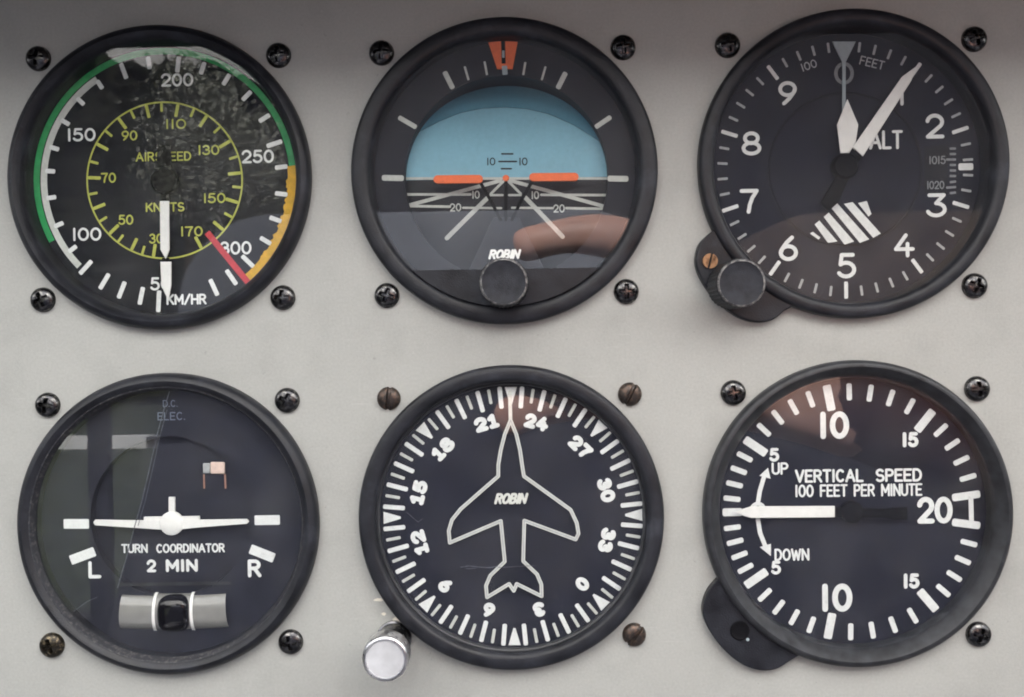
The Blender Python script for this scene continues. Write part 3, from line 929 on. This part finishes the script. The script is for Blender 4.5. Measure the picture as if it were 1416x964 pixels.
# the mounting flange is a ring: cut out the middle by an inner ring of faces
def flange(mb_pts, r_in, y0, y1, name, mat, parent):
    me = bpy.data.meshes.new(name); b = bmesh.new()
    outer = [b.verts.new((p[0] * MM, y0 * MM, p[1] * MM)) for p in mb_pts]
    cx = [math.atan2(p[1], p[0]) for p in mb_pts]
    inner = [b.verts.new((r_in * math.cos(a) * MM, y0 * MM, r_in * math.sin(a) * MM)) for a in cx]
    back = [b.verts.new((p[0] * MM, y1 * MM, p[1] * MM)) for p in mb_pts]
    n = len(mb_pts)
    for i in range(n):
        j = (i + 1) % n
        b.faces.new((inner[i], outer[i], outer[j], inner[j]))
        b.faces.new((outer[j], outer[i], back[i], back[j]))
    b.normal_update()
    b.to_mesh(me); b.free(); me.materials.append(mat)
    o = bpy.data.objects.new(name, me); COL.objects.link(o); o.parent = parent
    bv = o.modifiers.new('bevel', 'BEVEL'); bv.width = .7 * MM; bv.segments = 3; bv.limit_method = 'ANGLE'; bv.angle_limit = R(50)
    me.polygons.foreach_set('use_smooth', [True] * len(me.polygons)); me.set_sharp_from_angle(angle=R(60))
    return o
fl_alt = flange(lug_outline(39.3, lp[1:-1], a_s, a_e), 37.0, -2.6, 0, 'mounting_flange', M['bezel'], alt)
mb = MB(); mb.disc((0, 0), 37.5, yd, 96); dial = mb.build('dial', M['dial_blue'], alt)
y = yd - .06
c, s, pt, ang = polar(g, (449, 468.5), y)
mb = MB(); mb.lathe([(212 * s, y + .03), (210 * s, y - .14), (207.5 * s, y - .14), (205.5 * s, y + .03)], 120, c)
mb.build('centre_seam', M['dial'], dial, smooth=True)
rot0 = ang(452, 800) + 90     # slight lean of the whole dial
big, small = MB(), MB()
for k in range(50):
    a = 90 - 7.2 * k + rot0
    if k == 0: continue
    if k % 5 == 0: big.bar(pt(a, 308), pt(a, 355), 10.5 * s, y)
    else: small.bar(pt(a, 322), pt(a, 350), 7 * s, y)
big.k = 0
o1 = small.build('minor_marks', M['greyw'], dial)
for k in range(1): pass
for t, x2, y2, h_, w_ in (('9', 290, 258, 66, 52), ('8', 190, 397, 66, 54), ('7', 184, 557, 68, 52), ('6', 292, 687, 70, 54), ('5', 453, 735, 70, 54), ('4', 612, 679, 66, 58), ('T3', 702, 568, 66, 56), ('2', 697, 349, 68, 52), ('1', 606, 262, 60, 12), ('0', 446, 203, 62, 54)):
    mb = MB(); write(mb, [t], at(g, x2, y2, y), h_ * s, y - .06, .155, w_ * s); mb.build('numeral', M['white' if t != '0' else 'faded'], dial)
mb = MB(); write(mb, 'ALT', at(g, 562, 387, y), 52 * s, y - .06, .15, 92 * s)
mb.build('lettering', M['white'], dial); big.build('major_marks', M['white'], dial)
mb = MB()
write(mb, '100', at(g, 349, 181, y), 23 * s, y, .14, 44 * s, rot=18)
write(mb, 'FEET', at(g, 524, 174, y), 25 * s, y, .14, 68 * s, rot=-15)
mb.build('unit_lettering', M['greyw'], dial)
# striped low-altitude window
mb = MB(); A = lambda x2, y2: at(g, x2, y2, y)
for st in (((352, 646), (360, 641), (381, 657), (376, 663)), ((365, 621), (378, 610), (428, 668), (402, 672)), ((390, 600), (404, 588), (474, 668), (448, 677)),
           ((410, 574), (427, 562), (516, 662), (490, 672)), ((446, 564), (470, 559), (548, 646), (527, 658)), ((485, 562), (509, 556), (522, 592), (514, 599))):
    P_ = [A(*p) for p in (st[0], st[3], st[2], st[1])]
    mb.poly(P_, y)
mb.build('striped_window', M['white'], dial)
# pressure window on the right
mb = MB()
yk2 = y + .02
mb.poly([A(668, 405), A(668, 535), A(732, 540), A(735, 400)], y + .03)
win = mb.build('pressure_window', M['dial'], dial)
mb = MB()
for k in range(9):
    yy2 = 411 + 15.2 * k
    lng = k in (2, 7)
    mb.bar(A(728 if lng else 738, yy2 + (2 if k > 5 else 0)), A(756, yy2), 6.5 * s, y - .05)
write(mb, '1015', A(704, 443), 23 * s, y - .05, .15, 46 * s)
write(mb, '1020', A(699, 512), 23 * s, y - .05, .15, 48 * s)
mb.build('pressure_scale', M['faded'], win)
mb = MB(); mb.bar(A(762, 462), A(803, 461), 19 * s, y - .12, .25)
mb.build('index_mark', M['white'], dial)
# hands
yh = yd - 2.6
A = lambda x2, y2: at(g, x2, y2, yh)
mb = MB(); mb.prism([A(471, 407), A(499, 432), A(632, 224), A(651, 180), A(607, 212)], yh, yh + .4)
hh_ = mb.build('long_hand', M['needle'], alt, solid=True, bevel=.08)
yh2 = yh + .7
A = lambda x2, y2: at(g, x2, y2, yh2)
mb = MB(); mb.prism([A(437, 423), A(475, 423), A(486, 345), A(456, 274), A(427, 345)], yh2, yh2 + .4)
mb.build('short_hand', M['needle'], alt, solid=True, bevel=.08)
yh3 = yh + 1.4
A = lambda x2, y2: at(g, x2, y2, yh3)
mb = MB(); mb.prism([A(414, 115), A(442, 172), A(442, 400), A(451, 400), A(451, 172), A(479, 115)], yh3, yh3 + .35)
mb.build('triangle_hand', M['pale'], alt, solid=True)
mb = MB(); A = lambda x2, y2: at(g, x2, y2, yh)
mb.lathe([(34 * s, yd), (34 * s, yh + .2), (30 * s, yh - .3), (.01, yh - .4)], 48, at(g, 452, 458, yh))
mb.prism([A(437, 424), A(437, 466), A(475, 466), A(475, 424)], yh2 + .06, yh2 + .4)
mb.prism([A(470, 410), A(440, 460), A(462, 475), A(498, 434)], yh + .08, yh + .36)
mb.prism([A(448, 452), A(385, 560), A(404, 585), A(432, 560), A(470, 474)], yh2 + .05, yh2 + .4)
mb.build('hand_hub', M['black'], alt, solid=True, smooth=True)
yk = -15
k_alt = knob(alt, 'setting_knob', at(g, 163, 783, yk), 69 * mm2(1, yk), -2.7, yk, M['knob'], M['knob_edge'], M['knob'])
mb = MB(); mb.lathe([(20 * mm2(1, -3), -2.62), (20 * mm2(1, -3), -3.0), (18 * mm2(1, -3), -3.2)], 40, at(g, 76, 722, -3))
mb.prism([], 0, 0) if False else None
bs = MB(); cc = at(g, 76, 722, -3.0); rr = 21 * mm2(1, -3)
def half_disc(mb, c, r, gap, a, y0, y1):
    for sgn in (0, 180):
        th = math.asin(gap / r)
        pts = [(c[0] + r * math.cos(R(a + sgn) + th + (math.pi - 2 * th) * k / 20), c[1] + r * math.sin(R(a + sgn) + th + (math.pi - 2 * th) * k / 20)) for k in range(21)]
        mb.prism(pts, y0, y1)
half_disc(bs, cc, rr, .22, 76, -3.3, -2.5)
bs.build('copper_screw', M['brass'], fl_alt, solid=True, bevel=.15, label='copper coloured slotted screw beside the knob')
pane(alt, 35.9)

# ================================================================== turn coordinator
g = 'tc'
tcn = thing('turn_coordinator', 'round turn coordinator with white aircraft bar and slip ball', 'turn gauge', (GC[g][0], 0, GC[g][1]), gauges)
yd = 1.2
mb = MB(); bezel_ring(mb, 39.4, 35.0, yd, 'round'); mb.build('bezel', M['bezel'], tcn, smooth=True, solid=True)
mb = MB(); mb.lathe([(35.9, -3.15), (35.6, -3.05), (35.2, -2.2), (34.9, -1.3)], 160); mb.build('worn_lip', M['bezel_worn'], tcn, smooth=True, solid=True)
# face ring with a sunk centre
c, s, pt, ang = polar(g, (472, 466), yd)
rc = 224 * s
mb = MB()
n = 120; vs, fs = [], []
for i in range(n):
    a = 2 * math.pi * i / n; ux, uz = math.cos(a), math.sin(a)
    b_ = c[0] * ux + c[1] * uz
    t = -b_ + math.sqrt(b_ * b_ - (c[0] ** 2 + c[1] ** 2 - 37.5 ** 2))
    vs += [(c[0] + rc * ux, yd, c[1] + rc * uz), (c[0] + t * ux, yd, c[1] + t * uz), (c[0] + (rc - .2) * ux, yd + 2.0, c[1] + (rc - .2) * uz)]
for i in range(n):
    j = (i + 1) % n
    fs += [(3 * i, 3 * i + 1, 3 * j + 1, 3 * j), (3 * i + 2, 3 * i, 3 * j, 3 * j + 2)]
mb.add(vs, fs)
mb.poly([(c[0] + (rc - .2) * math.cos(2 * math.pi * i / n), c[1] + (rc - .2) * math.sin(2 * math.pi * i / n)) for i in range(n)], yd + 2.0)
M['tcface'] = paint('slate_dial', (0.016, 0.018, 0.030), 0.65, 0.2, 200, spec=0.3)
dial = mb.build('dial', M['tcface'], tcn, smooth=True)
y = yd - .05
A = lambda x2, y2: at(g, x2, y2, y)
mb = MB()
for a, b in (((176, 485), (246, 485)), ((704, 475), (774, 474)), ((195, 586), (262, 561)), ((692, 554), (758, 580))):
    mb = MB(); mb.bar(A(*a), A(*b), 27 * s, y, .12); mb.build('bank_mark', M['white'], dial)
mb = MB()
write(mb, 'L', A(262, 612), 48 * s, y, .2, 36 * s); mb.build('side_letter', M['white'], dial); mb = MB()
write(mb, 'R', A(704, 608), 50 * s, y, .2, 38 * s)
mb.build('side_letter', M['white'], dial)
yt = yd + 1.95
B_ = lambda x2, y2: at(g, x2, y2, yt)
mb = MB()
write(mb, 'TURN', B_(372, 553), 26 * s, yt, .19, 75 * s)
write(mb, 'COORDINATOR', B_(527, 552), 26 * s, yt, .19, 194 * s)
write(mb, '2', B_(419, 601), 36 * s, yt, .22, 27 * s)
write(mb, 'MIN', B_(503, 600), 36 * s, yt, .24, 90 * s, gap=.32)
mb.build('lettering', M['white'], dial)
mb = MB()
write(mb, 'D.C.', A(471, 152), 20 * s, y, .15, 42 * s)
write(mb, 'ELEC.', A(474, 187), 23 * s, y, .15, 78 * s)
mb.build('dim_lettering', M['dim'], dial)
# aircraft bar
yn = yd - .9
A = lambda x2, y2: at(g, x2, y2, yn)
cb = A(474, 484); rb = 33 * mm2(1, yn)
body = []
mb = MB()
left = [(258, 475), (258, 488), (300, 492), (398, 499), (448, 503)]
mb.prism([A(*p) for p in ((262, 474), (258, 481), (262, 489), (398, 498), (474, 503), (550, 495), (682, 485), (688, 479), (682, 472), (550, 474), (474, 472), (398, 476))], yn, yn + .6)
mb.lathe([(rb, yn + .75), (rb, yn - .05), (rb - .25, yn - .2), (.01, yn - .25)], 64, cb)
mb.prism([A(397, 466), A(397, 479), A(551, 477), A(551, 464)], yn + .08, yn + .7)
mb.prism([A(466, 411), A(466, 462), A(483, 462), A(483, 411)], yn + .04, yn + .66)
mb.build('aircraft_bar', M['needle'], tcn, solid=True, bevel=.06)
# warning flag in its little window
mb = MB(); A = lambda x2, y2: at(g, x2, y2, yd + 1.9)
mb.prism([A(557, 312), A(557, 388), A(628, 388), A(628, 312)], yd + 1.75, yd + 2.2)
flag = mb.build('warning_flag', M['tcface'], tcn, solid=True)
M['copper'] = paint('copper_flag', (0.42, 0.22, 0.16), 0.4, 0.15, 900)
mb = MB(); mb.prism([A(584, 313), A(584, 346), A(624, 346), A(624, 313)], yd + 1.0, yd + 1.7)
M['blush'] = paint('pink_flag_roller', (0.85, 0.66, 0.57), 0.4, 0.1, 900)
mb.build('flag_roller', M['blush'], flag, solid=True, bevel=.8)
mb = MB(); mb.prism([A(563, 316), A(563, 345), A(583, 345), A(583, 316)], yd + 1.1, yd + 1.7); mb.build('roller_end', M['greyw'], flag, solid=True, bevel=.4)
mb = MB(); mb.bar(A(565, 347), A(566, 387), 5 * s, yd + 1.6); mb.bar(A(623, 347), A(625, 387), 5 * s, yd + 1.6)
mb.build('flag_bracket', M['copper'], flag)
# inclinometer
yi = yd - .2
A = lambda x2, y2: at(g, x2, y2, yi)
ic = A(482, 731); hw, hh_ = 149 * s, 51 * s
Rb = 210.0
def bent(u, v, rr):
    """u along the tube (mm), v angle round it (deg, 90 = towards the viewer)"""
    t = u / Rb
    rad = Rb - rr * math.cos(R(v)) * -1
    zz = rr * math.cos(R(v))
    return (ic[0] + (Rb - zz) * math.sin(t), yi + 1.2 - rr * math.sin(R(v)) * .55, ic[1] + Rb - (Rb - zz) * math.cos(t))
def tube(mb, u0, u1, rr, nu=24, nv=20, v0=0, v1=180):
    vs = [bent(u0 + (u1 - u0) * i / nu, v0 + (v1 - v0) * k / nv, rr) for i in range(nu + 1) for k in range(nv + 1)]
    fs = [(i * (nv + 1) + k, i * (nv + 1) + k + 1, (i + 1) * (nv + 1) + k + 1, (i + 1) * (nv + 1) + k) for i in range(nu) for k in range(nv)]
    mb.add(vs, fs)
mb = MB(); tube(mb, -hw, hw, hh_)
tube_o = mb.build('slip_tube', M['liquid'], tcn, smooth=True, solid=False)
mb = MB()
vs, fs = [], []
mb = MB(); rr_ = 47 * s; vs = []
def sp(v, e): return math.copysign(abs(v) ** e, v)
for i in range(25):
    la = math.pi * (i / 24 - .5)
    for k in range(48):
        lo = 2 * math.pi * k / 48
        vs.append((ic[0] + 1.5 * s + rr_ * sp(math.cos(la), .62) * sp(math.cos(lo), .62), yi + .9 - hh_ * .82 * sp(math.cos(la), .62) * sp(math.sin(lo), .62), ic[1] + hh_ * .99 * sp(math.sin(la), .62)))
mb.add(vs, [(i * 48 + k, i * 48 + (k + 1) % 48, (i + 1) * 48 + (k + 1) % 48, (i + 1) * 48 + k) for i in range(24) for k in range(48)])
mb.build('slip_ball', M['ball'], tube_o, smooth=True)
mb = MB()
tube(mb, -57 * s, -48.5 * s, hh_ + .3, 2); tube(mb, 48.5 * s, 57 * s, hh_ + .3, 2)
mb.build('centre_wire', M['needle'], tube_o, smooth=True)
mb = MB()
A = lambda x2, y2: at(g, x2, y2, y)
mb.bar(A(330, 652), A(640, 648), 10 * s, y - .3, .3)
mb.build('slip_tube_lip', M['rim'], dial)
gp = pane(tcn, 35.2)
mb = MB()
A = lambda x2, y2: at(g, x2, y2, -1.2)
for k, (o_, w_) in enumerate(((0, 1.6), (9, 2.6))):
    cr = [(478 - o_, 118), (462 - o_, 170), (443 - o_, 240), (423 - o_, 330), (402 - o_, 420), (382 - o_, 490), (356 - o_ * .6, 575), (325, 662)]
    if k == 0: cr = cr[1:6]
    mb.ribbon([A(*p) for p in cr], w_ * s, -1.23)
mb.ribbon([A(*p) for p in ((205, 726), (240, 700), (268, 688))], 1.5 * s, -1.23)
M['scratch'] = paint('scratched_glass', (0.07, 0.076, 0.10), 0.4, 0.6, 1500)
mb.build('scratch', M['scratch'], gp)

# ================================================================== directional gyro
g = 'dg'
dg = thing('directional_gyro', 'round compass dial with a white aircraft outline over turned numbers', 'compass gauge', (GC[g][0], 0, GC[g][1]), gauges)
yd = 0.8
mb = MB(); bezel_ring(mb, 39.5, 35.0, yd, 'flat'); mb.build('bezel', M['bezel'], dg, smooth=True, solid=True)
mb = MB(); mb.lathe([(35.1, -1.6), (34.85, -1.75), (34.5, -1.5), (34.3, -.3)], 160); mb.build('inner_lip', M['rim'], dg, smooth=True, solid=True)
mb = MB(); mb.disc((0, 0), 37.5, yd, 96); dial = mb.build('dial', M['dial_blue'], dg)
y = yd - .05
c, s, pt, ang = polar(g, (474, 464), y)
mb = MB(); ms = MB()
for h in range(0, 360, 5):
    a = 90 - (h - 225)
    if h % 45 == 0:
        p0, p1, p2, p3 = pt(a - 2.7, 359), pt(a + 2.7, 359), pt(a + .55, 311), pt(a - .55, 311)
        mb.poly([p0, p1, p2, p3], y)
    elif h % 10 == 0:
        mb.bar(pt(a, 300), pt(a, 361), 12.5 * s, y, .35)
    else:
        ms.bar(pt(a, 317), pt(a, 358), 8.5 * s, y, .35)
for h in range(0, 360, 30):
    a = 90 - (h - 225)
    t = {0: '0', 3: '3', 6: '6', 9: '9'}.get(h // 10)
    toks = [t] if t else [('i' if q == '1' else q) for q in str(h // 10)]
    mn = MB(); write(mn, toks, pt(a, 269), 41 * s, y - .02, .31, (33 * s) if t else 68 * s, rot=a - 90, gap=.36); mn.build('numeral', M['white'], dial)
mb.build('major_marks', M['white'], dial)
ms.build('minor_marks', M['cream'], dial)
# aircraft outline on the glass side
yo = yd - 1.0
A = lambda x2, y2: at(g, x2, y2, yo)
so_ = mm2(1, yo)
hp = [(468, 198), (452, 238), (441, 280), (434, 322), (434, 353), (330, 444), (306, 474), (297, 504), (300, 537), (441, 477), (452, 589), (412, 628), (400, 656), (403, 688), (464, 651), (477, 670)]
half_l = hp
half_r = [(477, 670), (485, 651), (554, 685), (553, 652), (541, 624), (503, 588), (506, 476), (648, 528), (656, 512), (651, 482), (634, 446), (505, 353), (500, 322), (494, 280), (484, 238), (468, 198)]
mb = MB(); mc = MB()
full = half_l + half_r[1:]
def smooth_run(pts):
    for seg in split(pts):
        yield seg
for seg in split(full):
    mb.ribbon([A(*p) for p in seg], 10 * so_, yo)
mb.ribbon([A(466, 122), A(468, 198)], 10 * so_, yo)
out_o = mb.build('aircraft_outline', M['cream'], dg)
for seg in split(full):
    mc.ribbon([at(g, p[0], p[1], yo - .13) for p in seg], 3.2 * so_, yo - .13)
mc.build('outline_core', M['greyw'], out_o)
mb = MB(); write(mb, 'ROBIN', A(470, 415), 31 * so_, yo, .23, 88 * so_, slant=.3); mb.build('lettering', M['cream'], out_o)
# caging knob
yk = -17
kb = (at(g, 2 * (547 - 472), 2 * (883 - 482), 0))
kf = at(g, 117, 858, yk)
mb = MB()
shaft_c = ((kb[0] + kf[0]) / 2, (kb[1] + kf[1]) / 2)
mb.lathe([(4.6, 0), (4.6, -1.0), (4.2, -1.3), (4.0, -yk * -1 + 5)], 48, shaft_c)
kshaft = mb.build('knob_shaft', M['steel'], dg, smooth=True, solid=True)
mb = MB(); mb.lathe([(66 * mm2(1, yk) * .93, yk + 5.5), (66 * mm2(1, yk), yk + 5.0), (66 * mm2(1, yk), yk + .9), (66 * mm2(1, yk) - .25, yk + .3), (66 * mm2(1, yk) - .7, yk), (54 * mm2(1, yk), yk), (53 * mm2(1, yk), yk + .35)], 96, shaft_c)
kk = mb.build('caging_knob', M['silver'], dg, smooth=True, solid=True)
mb = MB(); mb.lathe([(53.2 * mm2(1, yk), yk + .33), (30 * mm2(1, yk), yk + .36), (.01, yk + .4)], 64, shaft_c); mb.build('face', M['silver_face'], kk, smooth=True, solid=True)
gp = pane(dg, 35.2)
mb = MB()
A = lambda x2, y2: at(g, x2, y2, -1.2)
for cr, w_ in ((((330, 605), (352, 601), (378, 604), (410, 606), (432, 602)), 2.6), (((434, 606), (480, 603), (540, 600)), 1.4), (((345, 609), (372, 608)), 2.0), (((180, 452), (212, 480), (226, 470)), 1.2)):
    mb.ribbon([A(*p) for p in cr], w_ * s, -1.23)
mb.build('scratch', M['scratch'], gp)

# ================================================================== vertical speed indicator
g = 'vsi'
vsi = thing('vertical_speed_indicator', 'round vertical speed dial with one white needle pointing left', 'climb gauge', (GC[g][0], 0, GC[g][1]), gauges)
yd = 2.2
yf_ = -1.5
A = lambda x2, y2: at(g, x2, y2, yf_)
lp = [A(98, 634), A(72, 664), A(57, 700), A(56, 738), A(80, 790), A(120, 838), A(165, 872), A(212, 888), A(258, 884), A(295, 862), A(322, 846)]
a_e = math.degrees(math.atan2(lp[0][1], lp[0][0])) % 360
a_s = math.degrees(math.atan2(lp[-1][1], lp[-1][0]))
mb = MB(); bezel_ring(mb, 39.6, 35.2, yd, 'chamfer'); mb.build('bezel', M['rim'], vsi, smooth=True, solid=True)
fl_v = flange(lug_outline(39.4, lp[1:-1], a_s, a_e), 37.0, -2.2, 0, 'mounting_flange', M['bezel'], vsi)
mb = MB(); hc = at(g, 158, 780, -2.2); mb.lathe([(2.55, -2.1), (2.5, -2.38), (2.25, -2.5), (1.95, -2.34), (1.2, -2.27), (.01, -2.26)], 48, hc)
mb.build('screw_hole', M['black'], fl_v, smooth=True)
mb = MB(); mb.disc(at(g, 180, 805, -2.3), .42, -2.32, 16); mb.build('paint_chip', M['pale'], fl_v)
mb = MB(); mb.disc((0, 0), 37.5, yd, 96); dial = mb.build('dial', M['dial_blue'], vsi)
y = yd - .05
c, s, pt, ang = polar(g, (468, 452), y)
A = lambda x2, y2: at(g, x2, y2, y)
mb = MB()
mid = lambda *p: ang(*p)
up = [180, mid(203, 272), mid(405, 137), mid(668, 202), mid(785, 408)]
dn = [180, mid(207, 633) % 360, mid(408, 762) % 360, mid(675, 693) % 360, mid(785, 487) % 360]
for seq in (up, dn):
    for k in range(4):
        for q in range(5):
            if k == 0 and q == 0: continue
            a = seq[k] + (seq[k + 1] - seq[k]) * q / 5
            if q == 0: mb.bar(pt(a, 285), pt(a, 357), 23 * s, y, .2)
            else: mb.bar(pt(a, 308), pt(a, 355), 14.5 * s, y, .35)
mb.bar(A(110, 453), A(165, 452), 22 * s, y, .25)
mb.bar(A(745, 413), A(823, 402), 21 * s, y, .3); mb.bar(A(745, 480), A(823, 490), 21 * s, y, .3)
mb.bar(A(797, 408), A(799, 487), 13 * s, y, .1)
mb.build('climb_scale', M['white'], dial)
mb = MB()
for t, x2, y2, h_, w_, sw in (('10', 418, 212, 76, 84, .2), ('10', 425, 689, 78, 88, .2), ('15', 629, 252, 42, 46, .24), ('15', 632, 643, 42, 46, .24), ('5', 253, 294, 38, 28, .22), ('5', 258, 606, 38, 28, .22), ('20', 697, 447, 74, 98, .19)):
    mn = MB(); write(mn, t, A(x2, y2), h_ * s, y - .03, sw, w_ * s, gap=.34 if t != '20' else .24); mn.build('numeral', M['white'], dial)
write(mb, 'UP', A(269, 332), 34 * s, y - .03, .17, 46 * s)
write(mb, 'DOWN', A(302, 570), 34 * s, y - .03, .17, 96 * s)
write(mb, 'VERTICAL', A(405, 352), 37 * s, y - .03, .18, 188 * s)
write(mb, 'SPEED', A(597, 350), 37 * s, y - .03, .18, 128 * s)
write(mb, '100 FEET PER MINUTE', A(486, 392), 35 * s, y - .03, .16, 350 * s)
ac2 = [(208, 428), (213, 395), (224, 358)]
mb.ribbon([A(*p) for p in ac2], 12 * s, y); mb.poly([A(212, 352), A(243, 360), A(236, 330)], y)
mb.ribbon([A(*p) for p in ((208, 472), (214, 510), (228, 545))], 12 * s, y); mb.poly([A(213, 549), A(244, 574), A(244, 540)], y)
cr_ = A(208, 447); mb.ring(cr_, 12 * s, 23 * s, 0, 360, y, 40)
mb.build('lettering', M['white'], dial)
yn = yd - 1.8
A = lambda x2, y2: at(g, x2, y2, yn)
mb = MB(); mb.prism([A(146, 453), A(168, 463), A(190, 469), A(421, 467), A(421, 436), A(190, 437), A(168, 444)], yn, yn + .5)
ndl = mb.build('needle', M['needle'], vsi, solid=True, bevel=.1)
mb = MB(); mb.prism([A(421, 438), A(421, 466), A(560, 468), A(585, 474), A(622, 474), A(622, 440), A(585, 440), A(560, 444)], yn + .08, yn + .5)
mb.lathe([(30 * s, yd), (30 * s, yn - .1), (26 * s, yn - .4), (.01, yn - .5)], 48, A(470, 453))
mb.build('needle_hub', M['black'], ndl, solid=True, smooth=True)
pane(vsi, 35.6)

# ------------------------------------------------------------------ screws
def screw_mesh(name, slot, rr=3.35, turn=0.0):
    """pan head with a cross or straight recess, as a height field on a round grid"""
    nr, na = 26, 72
    vs, fs = [(0, 0, 0)], []
    def hgt(x, z):
        r = math.hypot(x, z) / rr
        h = 1.75 * (1 - r ** 2.6) ** .5 if r < 1 else 0.0
        ca, sa = math.cos(turn), math.sin(turn)
        u, v = x * ca + z * sa, -x * sa + z * ca
        def arm(p, q, ln, wd):
            e1 = max(0, min(1, (ln - abs(p)) / .35)); e2 = max(0, min(1, (wd - abs(q)) / .22 + .5))
            return e1 * e2
        if slot: k = arm(u, v, 9, .42); dep = 1.0
        else: k = max(arm(u, v, 1.95, .42), arm(v, u, 1.95, .42)); dep = 1.25
        return -(h + .12 - k * dep)
    vs[0] = (0, hgt(0, 0), 0)
    for i in range(1, nr + 1):
        r = rr * (i / nr) ** .9
        for k in range(na):
            a = 2 * math.pi * k / na
            x, z = r * math.cos(a), r * math.sin(a)
            vs.append((x, hgt(x, z) if i < nr else 0.02, z))
    for k in range(na):
        fs.append((0, 1 + k, 1 + (k + 1) % na))
    for i in range(nr - 1):
        for k in range(na):
            a, b = 1 + i * na + k, 1 + i * na + (k + 1) % na
            fs.append((a, a + na, b + na, b))
    mb = MB(); mb.add(vs, fs)
    return mb

SCREWS = [
 ('asi', 51, 80, 0, 'screw', 'dull black cross head screw upper left of the airspeed dial'),
 ('asi', 384, 75.5, 0, 'screw', 'black cross head screw upper right of the airspeed dial'),
 ('asi', 57.5, 414.5, 0, 'screw', 'black cross head screw lower left of the airspeed dial'),
 ('asi', 390, 411.5, 0, 'screw', 'black cross head screw lower right of the airspeed dial'),
 ('ai', 527, 72, 0, 'screw', 'black screw upper left of the blue artificial horizon'),
 ('ai', 862, 64.5, 0, 'screw', 'black screw upper right of the blue artificial horizon'),
 ('ai', 534.5, 408.5, 0, 'screw', 'glossy black cross head screw lower left of the artificial horizon'),
 ('ai', 866.5, 403, 0, 'screw', 'glossy black cross head screw lower right of the artificial horizon'),
 ('alt', 1007, 61.5, 0, 'screw', 'black screw upper left of the altimeter'),
 ('alt', 1349, 53, 0, 'screw', 'black screw upper right of the altimeter'),
 ('alt', 1349.5, 395, 0, 'screw', 'black screw lower right of the altimeter'),
 ('tc', 64, 560.5, 0, 'screw', 'black cross head screw upper left of the turn coordinator'),
 ('tc', 396, 554, 0, 'screw', 'black cross head screw upper right of the turn coordinator'),
 ('tc', 70, 893.5, 0, 'screw_gold', 'gold worn cross head screw lower left of the turn coordinator'),
 ('tc', 401, 889, 0, 'screw', 'black cross head screw lower right of the turn coordinator'),
 ('dg', 537, 551.5, 1, 'screw_rust', 'rusty slotted screw upper left of the compass dial'),
 ('dg', 871.5, 545.5, 1, 'screw_rust', 'rusty slotted screw upper right of the compass dial'),
 ('dg', 877.5, 879, 1, 'screw_rust', 'rusty slotted screw lower right of the compass dial'),
 ('vsi', 1015, 543.5, 0, 'screw', 'black cross head screw upper left of the vertical speed dial'),
 ('vsi', 1353, 538, 0, 'screw', 'black cross head screw upper right of the vertical speed dial'),
 ('vsi', 1355, 878.5, 0, 'screw', 'black cross head screw lower right of the vertical speed dial'),
]
rs = random.Random(11)
for gname, px, py, slot, mat, lab in SCREWS:
    ox, oy = ORG[gname]
    p = at(gname, 2 * (px - ox), 2 * (py - oy), -1.0)
    turn = {('dg', 537): 1.45, ('dg', 871.5): 1.1, ('dg', 877.5): .85}.get((gname, px), rs.uniform(-.5, .5))
    o = screw_mesh('panel_screw', slot, 3.3 if not slot else 3.1, turn).build('panel_screw', M[mat], None, smooth=True, loc=(p[0] + GC[gname][0], 0, p[1] + GC[gname][1]))
    tag(o, lab, 'screw', 'screws round the instruments')
